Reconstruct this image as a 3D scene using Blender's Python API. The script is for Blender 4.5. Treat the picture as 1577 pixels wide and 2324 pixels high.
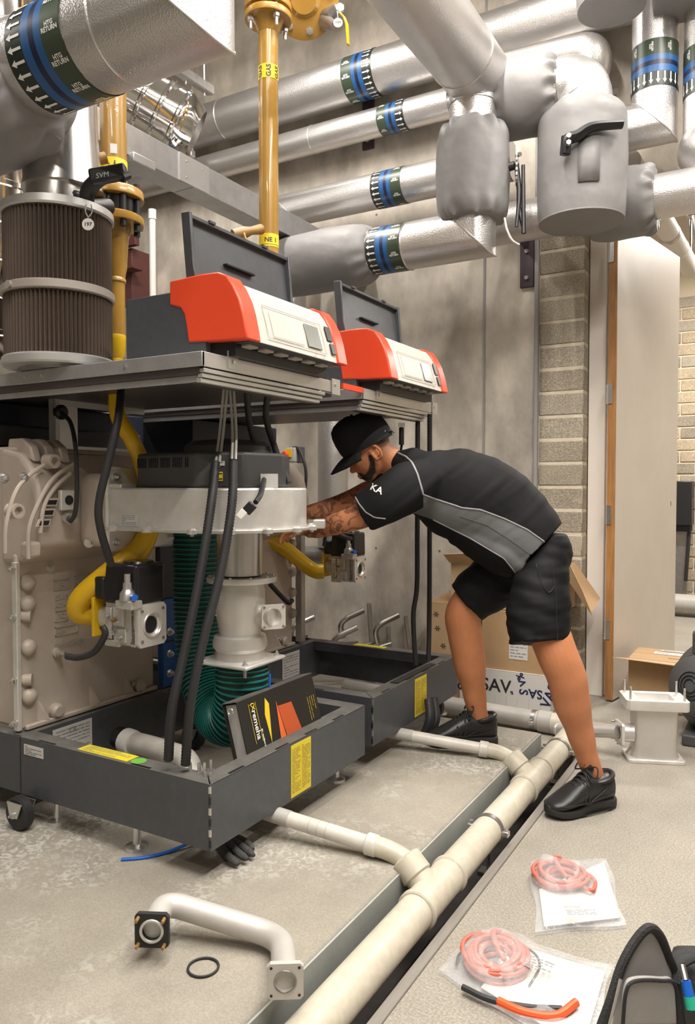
import bpy, bmesh, math, random
from mathutils import Vector, Matrix, Quaternion
V=Vector
rnd=random.Random(7)
sc=bpy.context.scene
for o in list(bpy.data.objects): bpy.data.objects.remove(o)
COL=sc.collection
# ---------------------------------------------------------------- camera, world, lights, exposure
cam=bpy.data.cameras.new('camera'); cam_o=bpy.data.objects.new('camera',cam); COL.objects.link(cam_o)
cam.sensor_fit='VERTICAL'; cam.sensor_height=24; cam.lens=1730/2324*24; cam.clip_start=.05
cam_o.location=(0,0,1.35); cam_o.rotation_euler=(math.radians(90-1.92),0,math.radians(30.1))
sc.camera=cam_o
sc.view_settings.view_transform='Standard'; sc.view_settings.look='None'
sc.view_settings.gamma=1; sc.view_settings.use_curve_mapping=False
sc.view_settings.exposure=0.3
wd=bpy.data.worlds.new('world'); sc.world=wd; wd.use_nodes=True
wd.node_tree.nodes['Background'].inputs[0].default_value=(1,.95,.9,1); wd.node_tree.nodes['Background'].inputs[1].default_value=.25
# x, y, z, length, axis, power, place
LAMP_SPEC=[(-1.23,1.9,4.75,3.6,'y',115,'over the front of the boilers'),(-.25,.9,4.75,3.0,'y',45,'over the drain channel'),(.6,1.3,4.3,2.4,'y',85,'over the walkway'),(.3,3.7,4.6,1.5,'y',60,'above the doorway'),(-2.9,3.1,4.75,1.5,'y',60,'over the gas pipes'),(-.4,-1.3,4.5,1.5,'x',25,'behind the viewpoint'),(-4.7,1.0,4.6,1.5,'y',34,'at the left end of the room'),(-.3,7.4,3.8,1.5,'x',190,'in the next room')]  # drain channel and viewpoint lamps are added fill, not known fittings
for (x,y,z,l,ax,pw,wh) in LAMP_SPEC:
    ld=bpy.data.lights.new('batten_light','AREA'); ld.shape='RECTANGLE'; ld.size=l if ax=='x' else .07; ld.size_y=.07 if ax=='x' else l
    ld.energy=pw; ld.color=(1,.945,.875)
    lo=bpy.data.objects.new('batten_light',ld); COL.objects.link(lo); lo.location=(x,y,z-.045)
# ---------------------------------------------------------------- helpers
WORLD={}
def bb_center(vs):
    lo=[min(v[i] for v in vs) for i in range(3)]; hi=[max(v[i] for v in vs) for i in range(3)]
    return V(((lo[0]+hi[0])/2,(lo[1]+hi[1])/2,lo[2]))
def link(o,parent,w):
    COL.objects.link(o); o.location=w; WORLD[o.name]=V(w)
    if parent:
        o.parent=parent; o.matrix_parent_inverse=Matrix.Translation(-WORLD[parent.name])
    return o
def tag(o,label=None,cat=None,group=None,kind=None):
    if label: o['label']=label
    if cat: o['category']=cat
    if group: o['group']=group
    if kind: o['kind']=kind
    return o
def thing(name,label,cat,loc,group=None):
    o=bpy.data.objects.new(name,None); o.empty_display_size=.05
    link(o,None,V(loc)); return tag(o,label,cat,group)
class G:
    def __init__(s): s.v=[]; s.f=[]; s.m=[]; s.cur=0
    def add(s,vs,fs,mi=None):
        k=len(s.v); s.v+=[tuple(v) for v in vs]
        for f in fs: s.f.append([i+k for i in f]); s.m.append(s.cur if mi is None else mi)
        return s
    def box(s,c,d,rot=None):
        c=V(c); hx,hy,hz=d[0]/2,d[1]/2,d[2]/2
        vs=[V((x,y,z)) for x in(-hx,hx) for y in(-hy,hy) for z in(-hz,hz)]
        if rot is not None: vs=[rot@v for v in vs]
        return s.add([c+v for v in vs],[(0,1,3,2),(4,6,7,5),(0,4,5,1),(2,3,7,6),(0,2,6,4),(1,5,7,3)])
    def bx(s,x0,x1,y0,y1,z0,z1): return s.box(((x0+x1)/2,(y0+y1)/2,(z0+z1)/2),(abs(x1-x0),abs(y1-y0),abs(z1-z0)))
    def prism(s,pts,vec):
        n=len(pts); vec=V(vec); a=[V(p) for p in pts]; 
        nr=V((0,0,0))
        for i in range(n): nr+=a[i].cross(a[(i+1)%n])
        if nr.dot(vec)>0: a=a[::-1]
        b=[p+vec for p in a]
        return s.add(a+b,[list(range(n)),list(range(2*n-1,n-1,-1))]+[((i+1)%n,i,n+i,n+(i+1)%n) for i in range(n)])
    def rings(s,rs,cap0=True,cap1=True,closed=False):
        n=len(rs[0]); vs=[p for r in rs for p in r]; fs=[]
        m=len(rs)
        for i in range(m if closed else m-1):
            j=(i+1)%m
            for k in range(n):
                l=(k+1)%n; fs.append((i*n+k,i*n+l,j*n+l,j*n+k))
        if not closed:
            if cap0: fs.append(tuple(range(n-1,-1,-1)))
            if cap1: fs.append(tuple((m-1)*n+k for k in range(n)))
        return s.add(vs,fs)
    def tube(s,path,r,n=16,caps=True,closed=False,squash=None):
        p=[V(q) for q in path]; m=len(p)
        R=r if isinstance(r,(list,tuple)) else [r]*m
        T=[]
        for i in range(m):
            if closed: d=(p[(i+1)%m]-p[i]).normalized()+(p[i]-p[i-1]).normalized()
            elif i==0: d=p[1]-p[0]
            elif i==m-1: d=p[-1]-p[-2]
            else: d=(p[i+1]-p[i]).normalized()+(p[i]-p[i-1]).normalized()
            T.append(d.normalized())
        d0=(p[1]-p[0]).normalized()
        up=V((0,0,1)) if abs(d0.z)<.9 else V((1,0,0))
        N=(up-d0*up.dot(d0)).normalized(); rs=[]; prev=d0
        for i in range(m):
            d=(p[i]-p[i-1]).normalized() if i>0 else (p[1]-p[0]).normalized()
            q=prev.rotation_difference(d); N=q@N; N=(N-d*N.dot(d)).normalized(); prev=d
            Bn=d.cross(N); ring=[]
            for k in range(n):
                a=2*math.pi*k/n; off=(N*math.cos(a)+Bn*math.sin(a))*R[i]
                if squash: off=N*math.cos(a)*R[i]*squash+Bn*math.sin(a)*R[i]
                dt=d.dot(T[i])
                if dt>.2: off=off-d*(off.dot(T[i])/dt)
                ring.append(p[i]+off)
            rs.append(ring)
        return s.rings(rs,caps,caps,closed)
    def cyl(s,p0,p1,r0,r1=None,n=32,caps=True): return s.tube([p0,p1],[r0,r0 if r1 is None else r1],n,caps)
    def lathe(s,prof,o,ax=(0,0,1),n=32,fun=None,cap=True):
        o=V(o); ax=V(ax).normalized(); up=V((0,0,1)) if abs(ax.z)<.9 else V((1,0,0))
        N=(up-ax*up.dot(ax)).normalized(); Bn=ax.cross(N); rs=[]
        for (t,r) in prof:
            ring=[]
            for k in range(n):
                a=2*math.pi*k/n; rr=max(r,1e-4)
                if fun: rr*=fun(t,a)
                ring.append(o+ax*t+(N*math.cos(a)+Bn*math.sin(a))*rr)
            rs.append(ring)
        return s.rings(rs,cap,cap)
    def ring(s,c,ax,R,r,n=32,m=8):
        c=V(c); ax=V(ax).normalized(); up=V((0,0,1)) if abs(ax.z)<.9 else V((1,0,0))
        N=(up-ax*up.dot(ax)).normalized(); Bn=ax.cross(N)
        return s.tube([c+(N*math.cos(2*math.pi*k/n)+Bn*math.sin(2*math.pi*k/n))*R for k in range(n)],r,m,closed=True)
    def hexb(s,c,ax,r,h): return s.cyl(V(c),V(c)+V(ax).normalized()*h,r,n=6)
    def sphere(s,c,r,n=12,sc=(1,1,1),rot=None):
        c=V(c); rs=[]
        for i in range(n//2+1):
            t=math.pi*i/(n//2); z=-math.cos(t); q=max(math.sin(t),1e-3); ring=[]
            for k in range(n):
                a=2*math.pi*k/n; w=V((q*math.cos(a)*r*sc[0],q*math.sin(a)*r*sc[1],z*r*sc[2]))
                ring.append(c+(rot@w if rot else w))
            rs.append(ring)
        return s.rings(rs)
    def tor(s,f): s.v=[tuple(f(V(v))) for v in s.v]; return s
    def obj(s,name,mat,parent=None,bev=0,sharp=35,label=None,cat=None,group=None,kind=None,seg=2,flat=False):
        me=bpy.data.meshes.new(name); c=bb_center(s.v)
        me.from_pydata([(v[0]-c.x,v[1]-c.y,v[2]-c.z) for v in s.v],[],s.f)
        mats=mat if isinstance(mat,(list,tuple)) else [mat]
        for m in mats: me.materials.append(MAT[m])
        if len(mats)>1: me.polygons.foreach_set('material_index',s.m)
        if not flat:
            me.polygons.foreach_set('use_smooth',[True]*len(me.polygons)); me.set_sharp_from_angle(angle=math.radians(sharp))
        me.update()
        o=bpy.data.objects.new(name,me); link(o,parent,c)
        if bev:
            b=o.modifiers.new('bevel','BEVEL'); b.width=bev; b.segments=seg; b.limit_method='ANGLE'; b.angle_limit=math.radians(40)
        return tag(o,label,cat,group,kind)
def copy_tree(o,delta,parent=None,skip=()):
    c=o.copy(); COL.objects.link(c); WORLD[c.name]=WORLD[o.name]+V(delta)
    if parent is None: c.location=WORLD[c.name]
    else: c.parent=parent
    for ch in [x for x in COL.objects if x.parent==o]:
        if ch.name.split('.')[0] not in skip: copy_tree(ch,delta,c,skip)
    return c
def cat(pts,n=8,closed=False):
    p=[V(q) for q in pts]; out=[]; m=len(p)
    for i in range(m if closed else m-1):
        a=p[i-1] if (i>0 or closed) else p[0]*2-p[1]; b=p[i]; c=p[(i+1)%m]
        d=p[(i+2)%m] if (i+2<m or closed) else p[-1]*2-p[-2]
        for k in range(n):
            t=k/n; out.append(.5*((2*b)+(c-a)*t+(2*a-5*b+4*c-d)*t*t+(3*b-a-3*c+d)*t**3))
    if not closed: out.append(p[-1])
    return out
def resample(pts,step):
    p=[V(q) for q in pts]; L=[0]
    for i in range(1,len(p)): L.append(L[-1]+(p[i]-p[i-1]).length)
    n=max(2,int(L[-1]/step)); out=[]; j=0
    for k in range(n+1):
        t=L[-1]*k/n
        while j<len(p)-2 and L[j+1]<t: j+=1
        u=(t-L[j])/max(1e-9,L[j+1]-L[j]); out.append(p[j].lerp(p[j+1],min(1,u)))
    return out
def fillet(pts,rad,n=8):
    p=[V(q) for q in pts]; out=[p[0]]
    for i in range(1,len(p)-1):
        a=(p[i-1]-p[i]); b=(p[i+1]-p[i]); r=min(rad,a.length*.49,b.length*.49)
        s0=p[i]+a.normalized()*r; s1=p[i]+b.normalized()*r
        for k in range(n+1):
            t=k/n; out.append(s0.lerp(p[i],t).lerp(p[i].lerp(s1,t),t))
    return out+[p[-1]]
def text_geo(s,size,ax='CENTER',ay='CENTER',bold=0,space=1):
    cu=bpy.data.curves.new('t','FONT'); cu.body=s; cu.size=size; cu.align_x=ax; cu.align_y=ay; cu.resolution_u=3; cu.offset=bold; cu.space_line=space
    o=bpy.data.objects.new('t',cu); me=bpy.data.meshes.new_from_object(o)
    vs=[v.co.copy() for v in me.vertices]; fs=[list(p.vertices) for p in me.polygons]
    bpy.data.objects.remove(o); bpy.data.curves.remove(cu); bpy.data.meshes.remove(me)
    return vs,fs
def text_on(g,s,size,o,ux,uy,ax='CENTER',ay='CENTER',bold=0,space=1,mi=None):
    vs,fs=text_geo(s,size,ax,ay,bold,space); o=V(o); ux=V(ux).normalized(); uy=V(uy).normalized()
    return g.add([o+ux*v.x+uy*v.y for v in vs],fs,mi)
def quad(g,o,ux,uy,w,h,mi=None):
    o=V(o); ux=V(ux).normalized()*w/2; uy=V(uy).normalized()*h/2
    return g.add([o-ux-uy,o+ux-uy,o+ux+uy,o-ux+uy],[(0,1,2,3)],mi)
def printlines(g,o,ux,uy,w,h,n,seed=0,mi=None,fill=.5):
    # rows of small dashes: print too small to read
    r=random.Random(seed); ux=V(ux).normalized(); uy=V(uy).normalized(); o=V(o); st=h/n
    for i in range(n):
        x=-w/2; y=h/2-st*(i+.5)
        while x<w/2-.004:
            l=min(r.uniform(.012,.07)*max(w,.08)/.1*.5,w/2-x); quad(g,o+ux*(x+l/2)+uy*y,ux,uy,l,st*fill,mi); x+=l+.25*st+.002
            if r.random()<.12: break
    return g
# ---------------------------------------------------------------- materials
MAT={}
def mat(name,col,rough=.5,metal=0,bump=0,bscale=60,var=0,vscale=6,spec=.5,trans=0,alpha=1,emit=0,bdet=4,stretch=None,var2=None,v2scale=40,coat=0,aniso=0,voro=False,bdist=.004):
    m=bpy.data.materials.new(name); m.use_nodes=True; MAT[name]=m; nt=m.node_tree; N=nt.nodes; L=nt.links
    b=N['Principled BSDF']; b.inputs['Base Color'].default_value=(*col,1); b.inputs['Roughness'].default_value=rough; b.inputs['Metallic'].default_value=metal
    b.inputs['Specular IOR Level'].default_value=spec; b.inputs['Transmission Weight'].default_value=trans; b.inputs['Alpha'].default_value=alpha
    b.inputs['Coat Weight'].default_value=coat
    if emit: b.inputs['Emission Color'].default_value=(*col,1); b.inputs['Emission Strength'].default_value=emit
    if bump or var or var2:
        ge=N.new('ShaderNodeNewGeometry'); mp=N.new('ShaderNodeMapping'); L.new(ge.outputs['Position'],mp.inputs[0])
        if stretch: mp.inputs['Scale'].default_value=stretch
    if var or var2:
        nz=N.new('ShaderNodeTexNoise'); nz.inputs['Scale'].default_value=vscale; nz.inputs['Detail'].default_value=9; nz.inputs['Roughness'].default_value=.68; L.new(mp.outputs[0],nz.inputs[0])
        cr=N.new('ShaderNodeValToRGB'); e=cr.color_ramp.elements; e[0].position=.3; e[1].position=.7
        lo=tuple(c*(1-var) for c in col); hi=tuple(min(1,c*(1+var)) for c in col)
        e[0].color=(*lo,1); e[1].color=(*hi,1); L.new(nz.outputs[0],cr.inputs[0]); out=cr.outputs[0]
        if var2:
            n2=N.new('ShaderNodeTexNoise'); n2.inputs['Scale'].default_value=v2scale; n2.inputs['Detail'].default_value=5; L.new(mp.outputs[0],n2.inputs[0])
            c2=N.new('ShaderNodeValToRGB'); c2.color_ramp.elements[0].position=.42; c2.color_ramp.elements[1].position=.62
            c2.color_ramp.elements[0].color=(*[1-var2]*3,1); c2.color_ramp.elements[1].color=(1,1,1,1); L.new(n2.outputs[0],c2.inputs[0])
            mx=N.new('ShaderNodeMix'); mx.data_type='RGBA'; mx.blend_type='MULTIPLY'; mx.inputs[0].default_value=1
            L.new(out,mx.inputs[6]); L.new(c2.outputs[0],mx.inputs[7]); out=mx.outputs[2]
        L.new(out,b.inputs['Base Color'])
    if bump:
        if voro:
            n3=N.new('ShaderNodeTexVoronoi'); n3.feature='SMOOTH_F1'; n3.inputs['Scale'].default_value=bscale
        else:
            n3=N.new('ShaderNodeTexNoise'); n3.inputs['Scale'].default_value=bscale; n3.inputs['Detail'].default_value=bdet
        L.new(mp.outputs[0],n3.inputs[0]); bp=N.new('ShaderNodeBump'); bp.inputs['Strength'].default_value=bump; bp.inputs['Distance'].default_value=bdist
        L.new(n3.outputs[0],bp.inputs['Height']); L.new(bp.outputs[0],b.inputs['Normal'])
    return m
mat('foil',(.66,.64,.63),.37,.88,.5,210,.06,3,voro=True,bdist=.0022)
mat('foil_seam',(.72,.7,.68),.3,.9)
mat('jacket',(.225,.22,.22),.5,0,.25,9,.08,4,bdet=2,bdist=.03,spec=.35)
mat('galv',(.5,.5,.51),.42,.75,.05,40,.12,14)
mat('galv_light',(.62,.62,.61),.35,.7,0,40,.06,10)
mat('chrome',(.8,.78,.76),.08,1)
mat('steel',(.62,.6,.58),.25,1,0,1,.08,9)
mat('steel_dark',(.35,.34,.33),.4,.9,0,1,.15,20)
mat('zinc',(.7,.69,.67),.3,.9)
mat('taupe',(.5,.43,.37),.5,.15,.12,160,.1,5,bdist=.002,spec=.4)
mat('taupe_dark',(.2,.17,.145),.55,.1,.1,160,.1,5)
mat('cast_alu',(.62,.6,.57),.4,.6,.12,220,.08,6,bdist=.002)
mat('cast_plate',(.76,.74,.71),.36,.5,.05,120,.14,7)
mat('anthracite',(.075,.081,.09),.42,0,.04,200,.12,3,spec=.5,var2=.1,v2scale=30)
mat('anthracite_dusty',(.12,.115,.105),.75,0,0,1,.35,7)
mat('navy_dark',(.012,.016,.03),.4)
mat('tray_dark',(.09,.075,.075),.45,.3)
mat('ochre',(.36,.2,.035),.27,0,.06,18,.14,3,coat=.4)
mat('ochre_old',(.3,.16,.05),.4,0,.1,30,.25,12)
mat('yellow',(.72,.44,.012),.3,0,.04,30,.06,6)
mat('yellow_label',(.8,.66,.03),.5)
mat('black',(.012,.012,.014),.4)
mat('black_gloss',(.015,.015,.017),.2)
mat('black_soft',(.02,.02,.022),.7)
mat('rubber',(.02,.02,.022),.55)
mat('grey_plastic',(.055,.054,.056),.5)
mat('red',(.82,.075,.025),.38,0,.02,250)
mat('panel_white',(.63,.585,.53),.5,0,0,1,.05,4)
mat('panel_line',(.42,.39,.35),.6)
mat('screen',(.22,.23,.21),.25,0,0,1,.1,20)
mat('white',(.78,.77,.74),.5)
mat('paper',(.62,.605,.58),.6)
mat('ink',(.02,.02,.025),.6)
mat('ink_grey',(.25,.25,.26),.6)
mat('print_white',(.85,.85,.83),.5)
mat('teal',(.012,.16,.14),.28)
mat('teal_dark',(.01,.05,.046),.5)
mat('blue_metal',(.015,.09,.3),.38,0,0,1,.15,10)
mat('blue_tube',(.01,.12,.55),.35)
mat('band_green',(.045,.065,.04),.35)
mat('band_blue',(.02,.1,.28),.35)
mat('band_navy',(.01,.015,.05),.35)
mat('band_black',(.02,.026,.022),.35)
mat('pvc',(.66,.63,.57),.35,0,.02,60,.08,8,var2=.12,v2scale=14)
mat('pvc_cream',(.58,.535,.435),.4,0,.03,60,.07,9,var2=.09,v2scale=40)
mat('pvc_grey',(.44,.42,.39),.45,0,0,1,.12,9)
mat('cardboard',(.42,.27,.14),.8,0,.05,90,.08,5)
mat('cardboard_light',(.5,.34,.19),.8,0,.05,90,.06,5)
mat('cardboard_edge',(.3,.19,.1),.9)
mat('concrete_wall',(.6,.545,.47),.85,0,.45,30,.36,1.5,stretch=(1,1,.6),var2=.28,v2scale=5,bdet=8,bdist=.004)
mat('concrete_floor',(.345,.315,.265),.8,0,.4,140,.13,2.2,var2=.3,v2scale=150,bdet=8,bdist=.003)
mat('sealant',(.3,.29,.29),.6)
mat('block_a',(.45,.395,.31),.9,0,.9,120,.12,9,var2=.35,v2scale=110,bdist=.006)
mat('block_b',(.4,.345,.265),.9,0,.9,120,.12,9,var2=.35,v2scale=110,bdist=.006)
mat('block_c',(.48,.42,.33),.9,0,.7,120,.1,9,var2=.25,v2scale=110,bdist=.006)
mat('mortar',(.6,.53,.42),.9,0,.4,150,.1,20)
mat('block_warm',(.55,.45,.32),.9,0,.6,120,.12,6,var2=.3,v2scale=90)
mat('mortar_warm',(.7,.6,.45),.9)
mat('frame_white',(.76,.7,.64),.45)
mat('door_cream',(.74,.665,.58),.5,0,0,1,.05,2.5)
mat('wood',(.36,.17,.055),.5,0,.05,30,.3,9,stretch=(8,8,.7))
mat('ceiling',(.3,.285,.26),.9)
mat('concrete_low_bounce',(.25,.23,.195),.9,0,.3,26,.2,1.2)  # for unseen walls, darkened like the ceiling to cut bounced light
mat('plinth_side',(.36,.38,.365),.55,0,.2,26,.1,6,bdist=.006)
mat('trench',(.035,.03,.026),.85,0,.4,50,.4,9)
mat('timber_strip',(.22,.2,.175),.7,0,.2,40,.2,8,stretch=(3,.3,3))
mat('tube_glow',(1,.93,.84),.5,emit=45)
mat('oxide',(.11,.035,.032),.55)
mat('purple_steel',(.07,.05,.06),.5,.2)
mat('ptape',(.78,.58,.02),.4)
# plinth top: concrete with flaked pale paint patches
def plinth_mat():
    m=mat('plinth_top',(.32,.29,.24),.8,0,.4,120,.18,2.5,var2=.18,v2scale=220,bdet=8)
    nt=m.node_tree; N=nt.nodes; L=nt.links; b=N['Principled BSDF']; src=b.inputs['Base Color'].links[0].from_socket
    ge=N.new('ShaderNodeNewGeometry'); a=N.new('ShaderNodeTexNoise'); a.inputs['Scale'].default_value=1.9; a.inputs['Detail'].default_value=3; L.new(ge.outputs[0],a.inputs[0])
    c=N.new('ShaderNodeTexNoise'); c.inputs['Scale'].default_value=38; c.inputs['Detail'].default_value=6; c.inputs['Distortion'].default_value=1.2; L.new(ge.outputs[0],c.inputs[0])
    r1=N.new('ShaderNodeMapRange'); r1.inputs[1].default_value=.5; r1.inputs[2].default_value=.64; L.new(a.outputs[0],r1.inputs[0])
    r2=N.new('ShaderNodeMapRange'); r2.inputs[1].default_value=.47; r2.inputs[2].default_value=.62; L.new(c.outputs[0],r2.inputs[0])
    mu=N.new('ShaderNodeMath'); mu.operation='MULTIPLY'; L.new(r1.outputs[0],mu.inputs[0]); L.new(r2.outputs[0],mu.inputs[1])
    mx=N.new('ShaderNodeMix'); mx.data_type='RGBA'; L.new(mu.outputs[0],mx.inputs[0]); L.new(src,mx.inputs[6]); mx.inputs[7].default_value=(.47,.46,.42,1); L.new(mx.outputs[2],b.inputs['Base Color'])
plinth_mat()
mat('alu_matte',(.56,.54,.51),.55,.35,.08,200,.06,6)

# ---------------------------------------------------------------- the setting
ST=dict(kind='structure')
g=G(); g.bx(-.88,4,-3,4.9,-.3,0); g.bx(-1.06,-.88,3.95,4.9,-.3,0); g.bx(-7,-1.06,3.75,4.9,-.3,0); g.bx(-1.14,4,4.9,9.9,-.3,0)
g.obj('floor','concrete_floor',**ST)
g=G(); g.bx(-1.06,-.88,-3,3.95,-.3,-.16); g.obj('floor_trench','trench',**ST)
g=G(); g.bx(-7,-1.061,-3,3.75,-.3,.12)
pl=g.obj('floor_plinth','plinth_top',bev=.012,**ST)
g=G(); g.bx(-1.062,-1.056,-3,3.752,-.16,.112); g.bx(-7,-1.056,3.749,3.756,0,.112); g.obj('painted_edge','plinth_side',pl)
g=G(); g.bx(-.895,-.862,-1,3.8,-.05,.008); g.obj('trim_1','timber_strip',bev=.004,**ST)
g=G(); g.bx(-7,-1.425,4.9,5.15,0,5.3); g.bx(-1.425,-1.13,4.91,5.15,3.3,5.3); g.bx(-1.13,4,4.9,5.15,3.12,5.3); g.bx(.35,4,4.9,5.15,0,3.12)
wb=g.obj('wall_back','concrete_wall',**ST)
g=G(); g.bx(-1.79,-1.776,4.893,4.905,0,4.6); g.obj('panel_joint','sealant',wb)
g=G()
for z in (.9,2.1,3.3):
    for x in (-2.6,-3.8,-2.1): g.cyl((x,4.902,z),(x,4.8993,z),.009,n=10)
g.obj('tie_hole','taupe_dark',wb)
g=G(); g.bx(-1.44,-1.412,4.87,4.9,0,3.9); g.obj('trim_2','sealant',bev=.008,**ST)
# block pier at the doorway: one object per block
g=G(); g.bx(-1.415,-1.133,4.906,5.14,0,3.3); pier=g.obj('wall_doorway','mortar',**ST)
r=random.Random(3)
def block(name,parent,x0,x1,y0,y1,z0,z1,m,share={}):
    key=(round(x1-x0,3),round(y1-y0,3),round(z1-z0,3),m)
    if key in share:
        o=bpy.data.objects.new(name,share[key]); link(o,parent,V(((x0+x1)/2,(y0+y1)/2,z0)))
        b=o.modifiers.new('bevel','BEVEL'); b.width=.006; b.segments=1
        return o
    o=G().bx(x0,x1,y0,y1,z0,z1).obj(name,m,parent,bev=.006,seg=1); share[key]=o.data; return o
for i in range(22):
    z=i*.15
    j=r.uniform(-.004,.004)
    block('block',pier,-1.412,-1.13+0*j,4.9+(i%3)*.002,5.142,z+.006,z+.14,['block_a','block_b','block_a','block_c','block_b'][r.randrange(5)])
# far room behind the door
g=G(); g.bx(-3,4,9.5,9.7,0,5.3); wf=g.obj('wall_far','mortar_warm',**ST)
for i in range(26):
    for k in range(5):
        x=-1.75+k*.33+(i%2)*.165
        z=i*.135
        if -1.6<x<.2: block('block',wf,x,x+.315,9.485,9.6,z+.01,z+.127,['block_warm','block_b','block_c'][r.randrange(3)] if r.random()<.6 else 'block_warm')
g=G(); g.bx(-3.2,-3,5.15,9.7,0,5.3); g.obj('wall_far_left','block_warm',**ST)
g=G(); g.bx(4,4.2,-3,9.7,0,5.3); g.obj('wall_right','concrete_low_bounce',**ST)
g=G(); g.bx(-7.2,-7,-3,5.1,0,5.3); g.obj('wall_left','concrete_low_bounce',**ST)
g=G(); g.bx(-7,4,-3.2,-3,0,5.3); g.obj('wall_front','concrete_low_bounce',**ST)
g=G(); g.bx(-7,4,-3,9.7,5.3,5.5); g.obj('ceiling','ceiling',**ST)
# door frame and door leaf
g=G(); g.bx(-1.125,-1.02,5.02,5.12,0,3.1); g.bx(-1.02,-.995,5.06,5.12,0,3.1); g.bx(-1.125,.35,5.02,5.12,3.03,3.12); tf=g.obj('trim_3','frame_white',bev=.004,**ST)
th=math.radians(11); dy=V((math.sin(th),math.cos(th),0)); dx=V((math.cos(th),-math.sin(th),0)); h0=V((-.985,4.93,.012))
q=G(); q.prism([h0,h0+dx*.05,h0+dx*.05+dy*1.15,h0+dy*1.15],(0,0,3.0)); dr=q.obj('door_1','door_cream',bev=.002,**ST)
q=G(); q.prism([h0-dy*.004,h0+dx*.05-dy*.004,h0+dx*.05+dy*.004,h0+dy*.004],(0,0,2.998)); q.obj('edge_lipping','wood',dr)
q=G(); q.prism([h0+dx*.0505+dy*1.02+V((0,0,1.2)),h0+dx*.0505+dy*1.03+V((0,0,1.2)),h0+dx*.0505+dy*1.03+V((0,0,1.23)),h0+dx*.0505+dy*1.02+V((0,0,1.23))],dx*.001); q.obj('scuff_mark','wood',dr)
for z in (.38,1.1,1.85,2.72):
    q=G(); q.prism([h0-dy*.006+dx*.002+V((0,0,z)),h0-dy*.006+dx*.03+V((0,0,z)),h0-dy*.006+dx*.03+V((0,0,z+.12)),h0-dy*.006+dx*.002+V((0,0,z+.12))],-dy*.003)
    q.cyl(h0-dy*.008-dx*.004+V((0,0,z)),h0-dy*.008-dx*.004+V((0,0,z+.12)),.007,n=10)
    for k in (.03,.06,.09): q.cyl(h0-dy*.008+dx*.02+V((0,0,z+k)),h0-dy*.011+dx*.02+V((0,0,z+k)),.004,n=8)
    q.obj('hinge','zinc',dr)
# ceiling battens
for (x,y,z,l,ax,pw,wh) in LAMP_SPEC:
    lx,ly=(l,.09) if ax=='x' else (.09,l)
    t=thing('batten_lamp','white fluorescent batten lamp hung '+wh,'lamp',(x,y,z),'ceiling batten lamps')
    G().bx(x-lx/2,x+lx/2,y-ly/2,y+ly/2,z,z+.06).obj('housing','white',t,bev=.006)
    for s in (-.45,.45):
        a=(x+s*l,y) if ax=='x' else (x,y+s*l)
        G().cyl((a[0],a[1],z+.06),(a[0],a[1],5.3),.004,n=6).obj('hanger_rod','zinc',t)
    d=V((lx/2-.03,0,0)) if ax=='x' else V((0,ly/2-.03,0))
    G().cyl(V((x,y,z-.018))-d,V((x,y,z-.018))+d,.016,n=12).obj('tube','tube_glow',t)

# ---------------------------------------------------------------- insulated pipes
def onpipe(g,vs,fs,c,ax,R,a0,mi=None,flip=False):
    # wrap flat artwork round a pipe: x runs along the axis, y round it
    c=V(c); ax=V(ax).normalized(); up=V((0,0,1)) if abs(ax.z)<.9 else V((0,-1,0))
    N=(up-ax*up.dot(ax)).normalized(); B=ax.cross(N)
    return g.add([c+ax*v[0]+(N*math.cos(a0+v[1]/R)+B*math.sin(a0+v[1]/R))*R for v in vs],fs,mi)
def band(parent,c,ax,R,w=.2,txt='HTG\nRETURN',ts=.016,flip=1):
    """printed identification band: arrows, blue, navy, blue, green with lettering; flip=-1 mirrors along the axis"""
    c=V(c); ax=V(ax).normalized()*flip; e=.0025
    z=[-.5,-.2,-.06,.04,.16,.5]; ms=['band_black','band_blue','band_navy','band_blue','band_green']
    g=G()
    for i in range(5):
        g.cur=[0,1,2,1,3][i]
        g.lathe([(z[i]*w,R+e),(z[i+1]*w,R+e)],c,ax,48,cap=False)
    o=g.obj('label_band',['band_black','band_blue','band_navy','band_green'],parent)
    n=int(2*math.pi*R/.034); g=G(); s=w*.24/.1
    for k in range(n):
        a=2*math.pi*k/n; q=[(-.46*w,0),(-.38*w,.011),(-.38*w,.004),(-.215*w,.004),(-.215*w,-.004),(-.38*w,-.004),(-.38*w,-.011)]
        onpipe(g,q,[(0,1,2,5,6),(2,3,4,5)],c,ax,R+e*1.6,a)
    g.obj('flow_arrow_print','print_white',o,flat=True,kind='stuff')
    g=G(); n=max(6,int(2*math.pi*R/.085))
    for k in range(n):
        vs,fs=text_geo(txt,ts,bold=.0006,space=.85)
        a=2*math.pi*k/n
        # lettering reads round the pipe from below
        vv=[(.33*w+(v.x if flip>0 else -v.x),-v.y if flip>0 else v.y) for v in vs]
        onpipe(g,vv,fs,c,ax,R+e*1.6,a)
    g.obj('lettering_print','print_white',o,flat=True,kind='stuff')
def straight(parent,p0,p1,R,seams=()):
    o=G().cyl(p0,p1,R,n=48).obj('cladding','foil',parent)
    p0=V(p0); p1=V(p1)
    for t in seams: G().ring(p0.lerp(p1,t),p1-p0,R+.001,.0035,40,6).obj('seam','foil_seam',parent)
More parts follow.
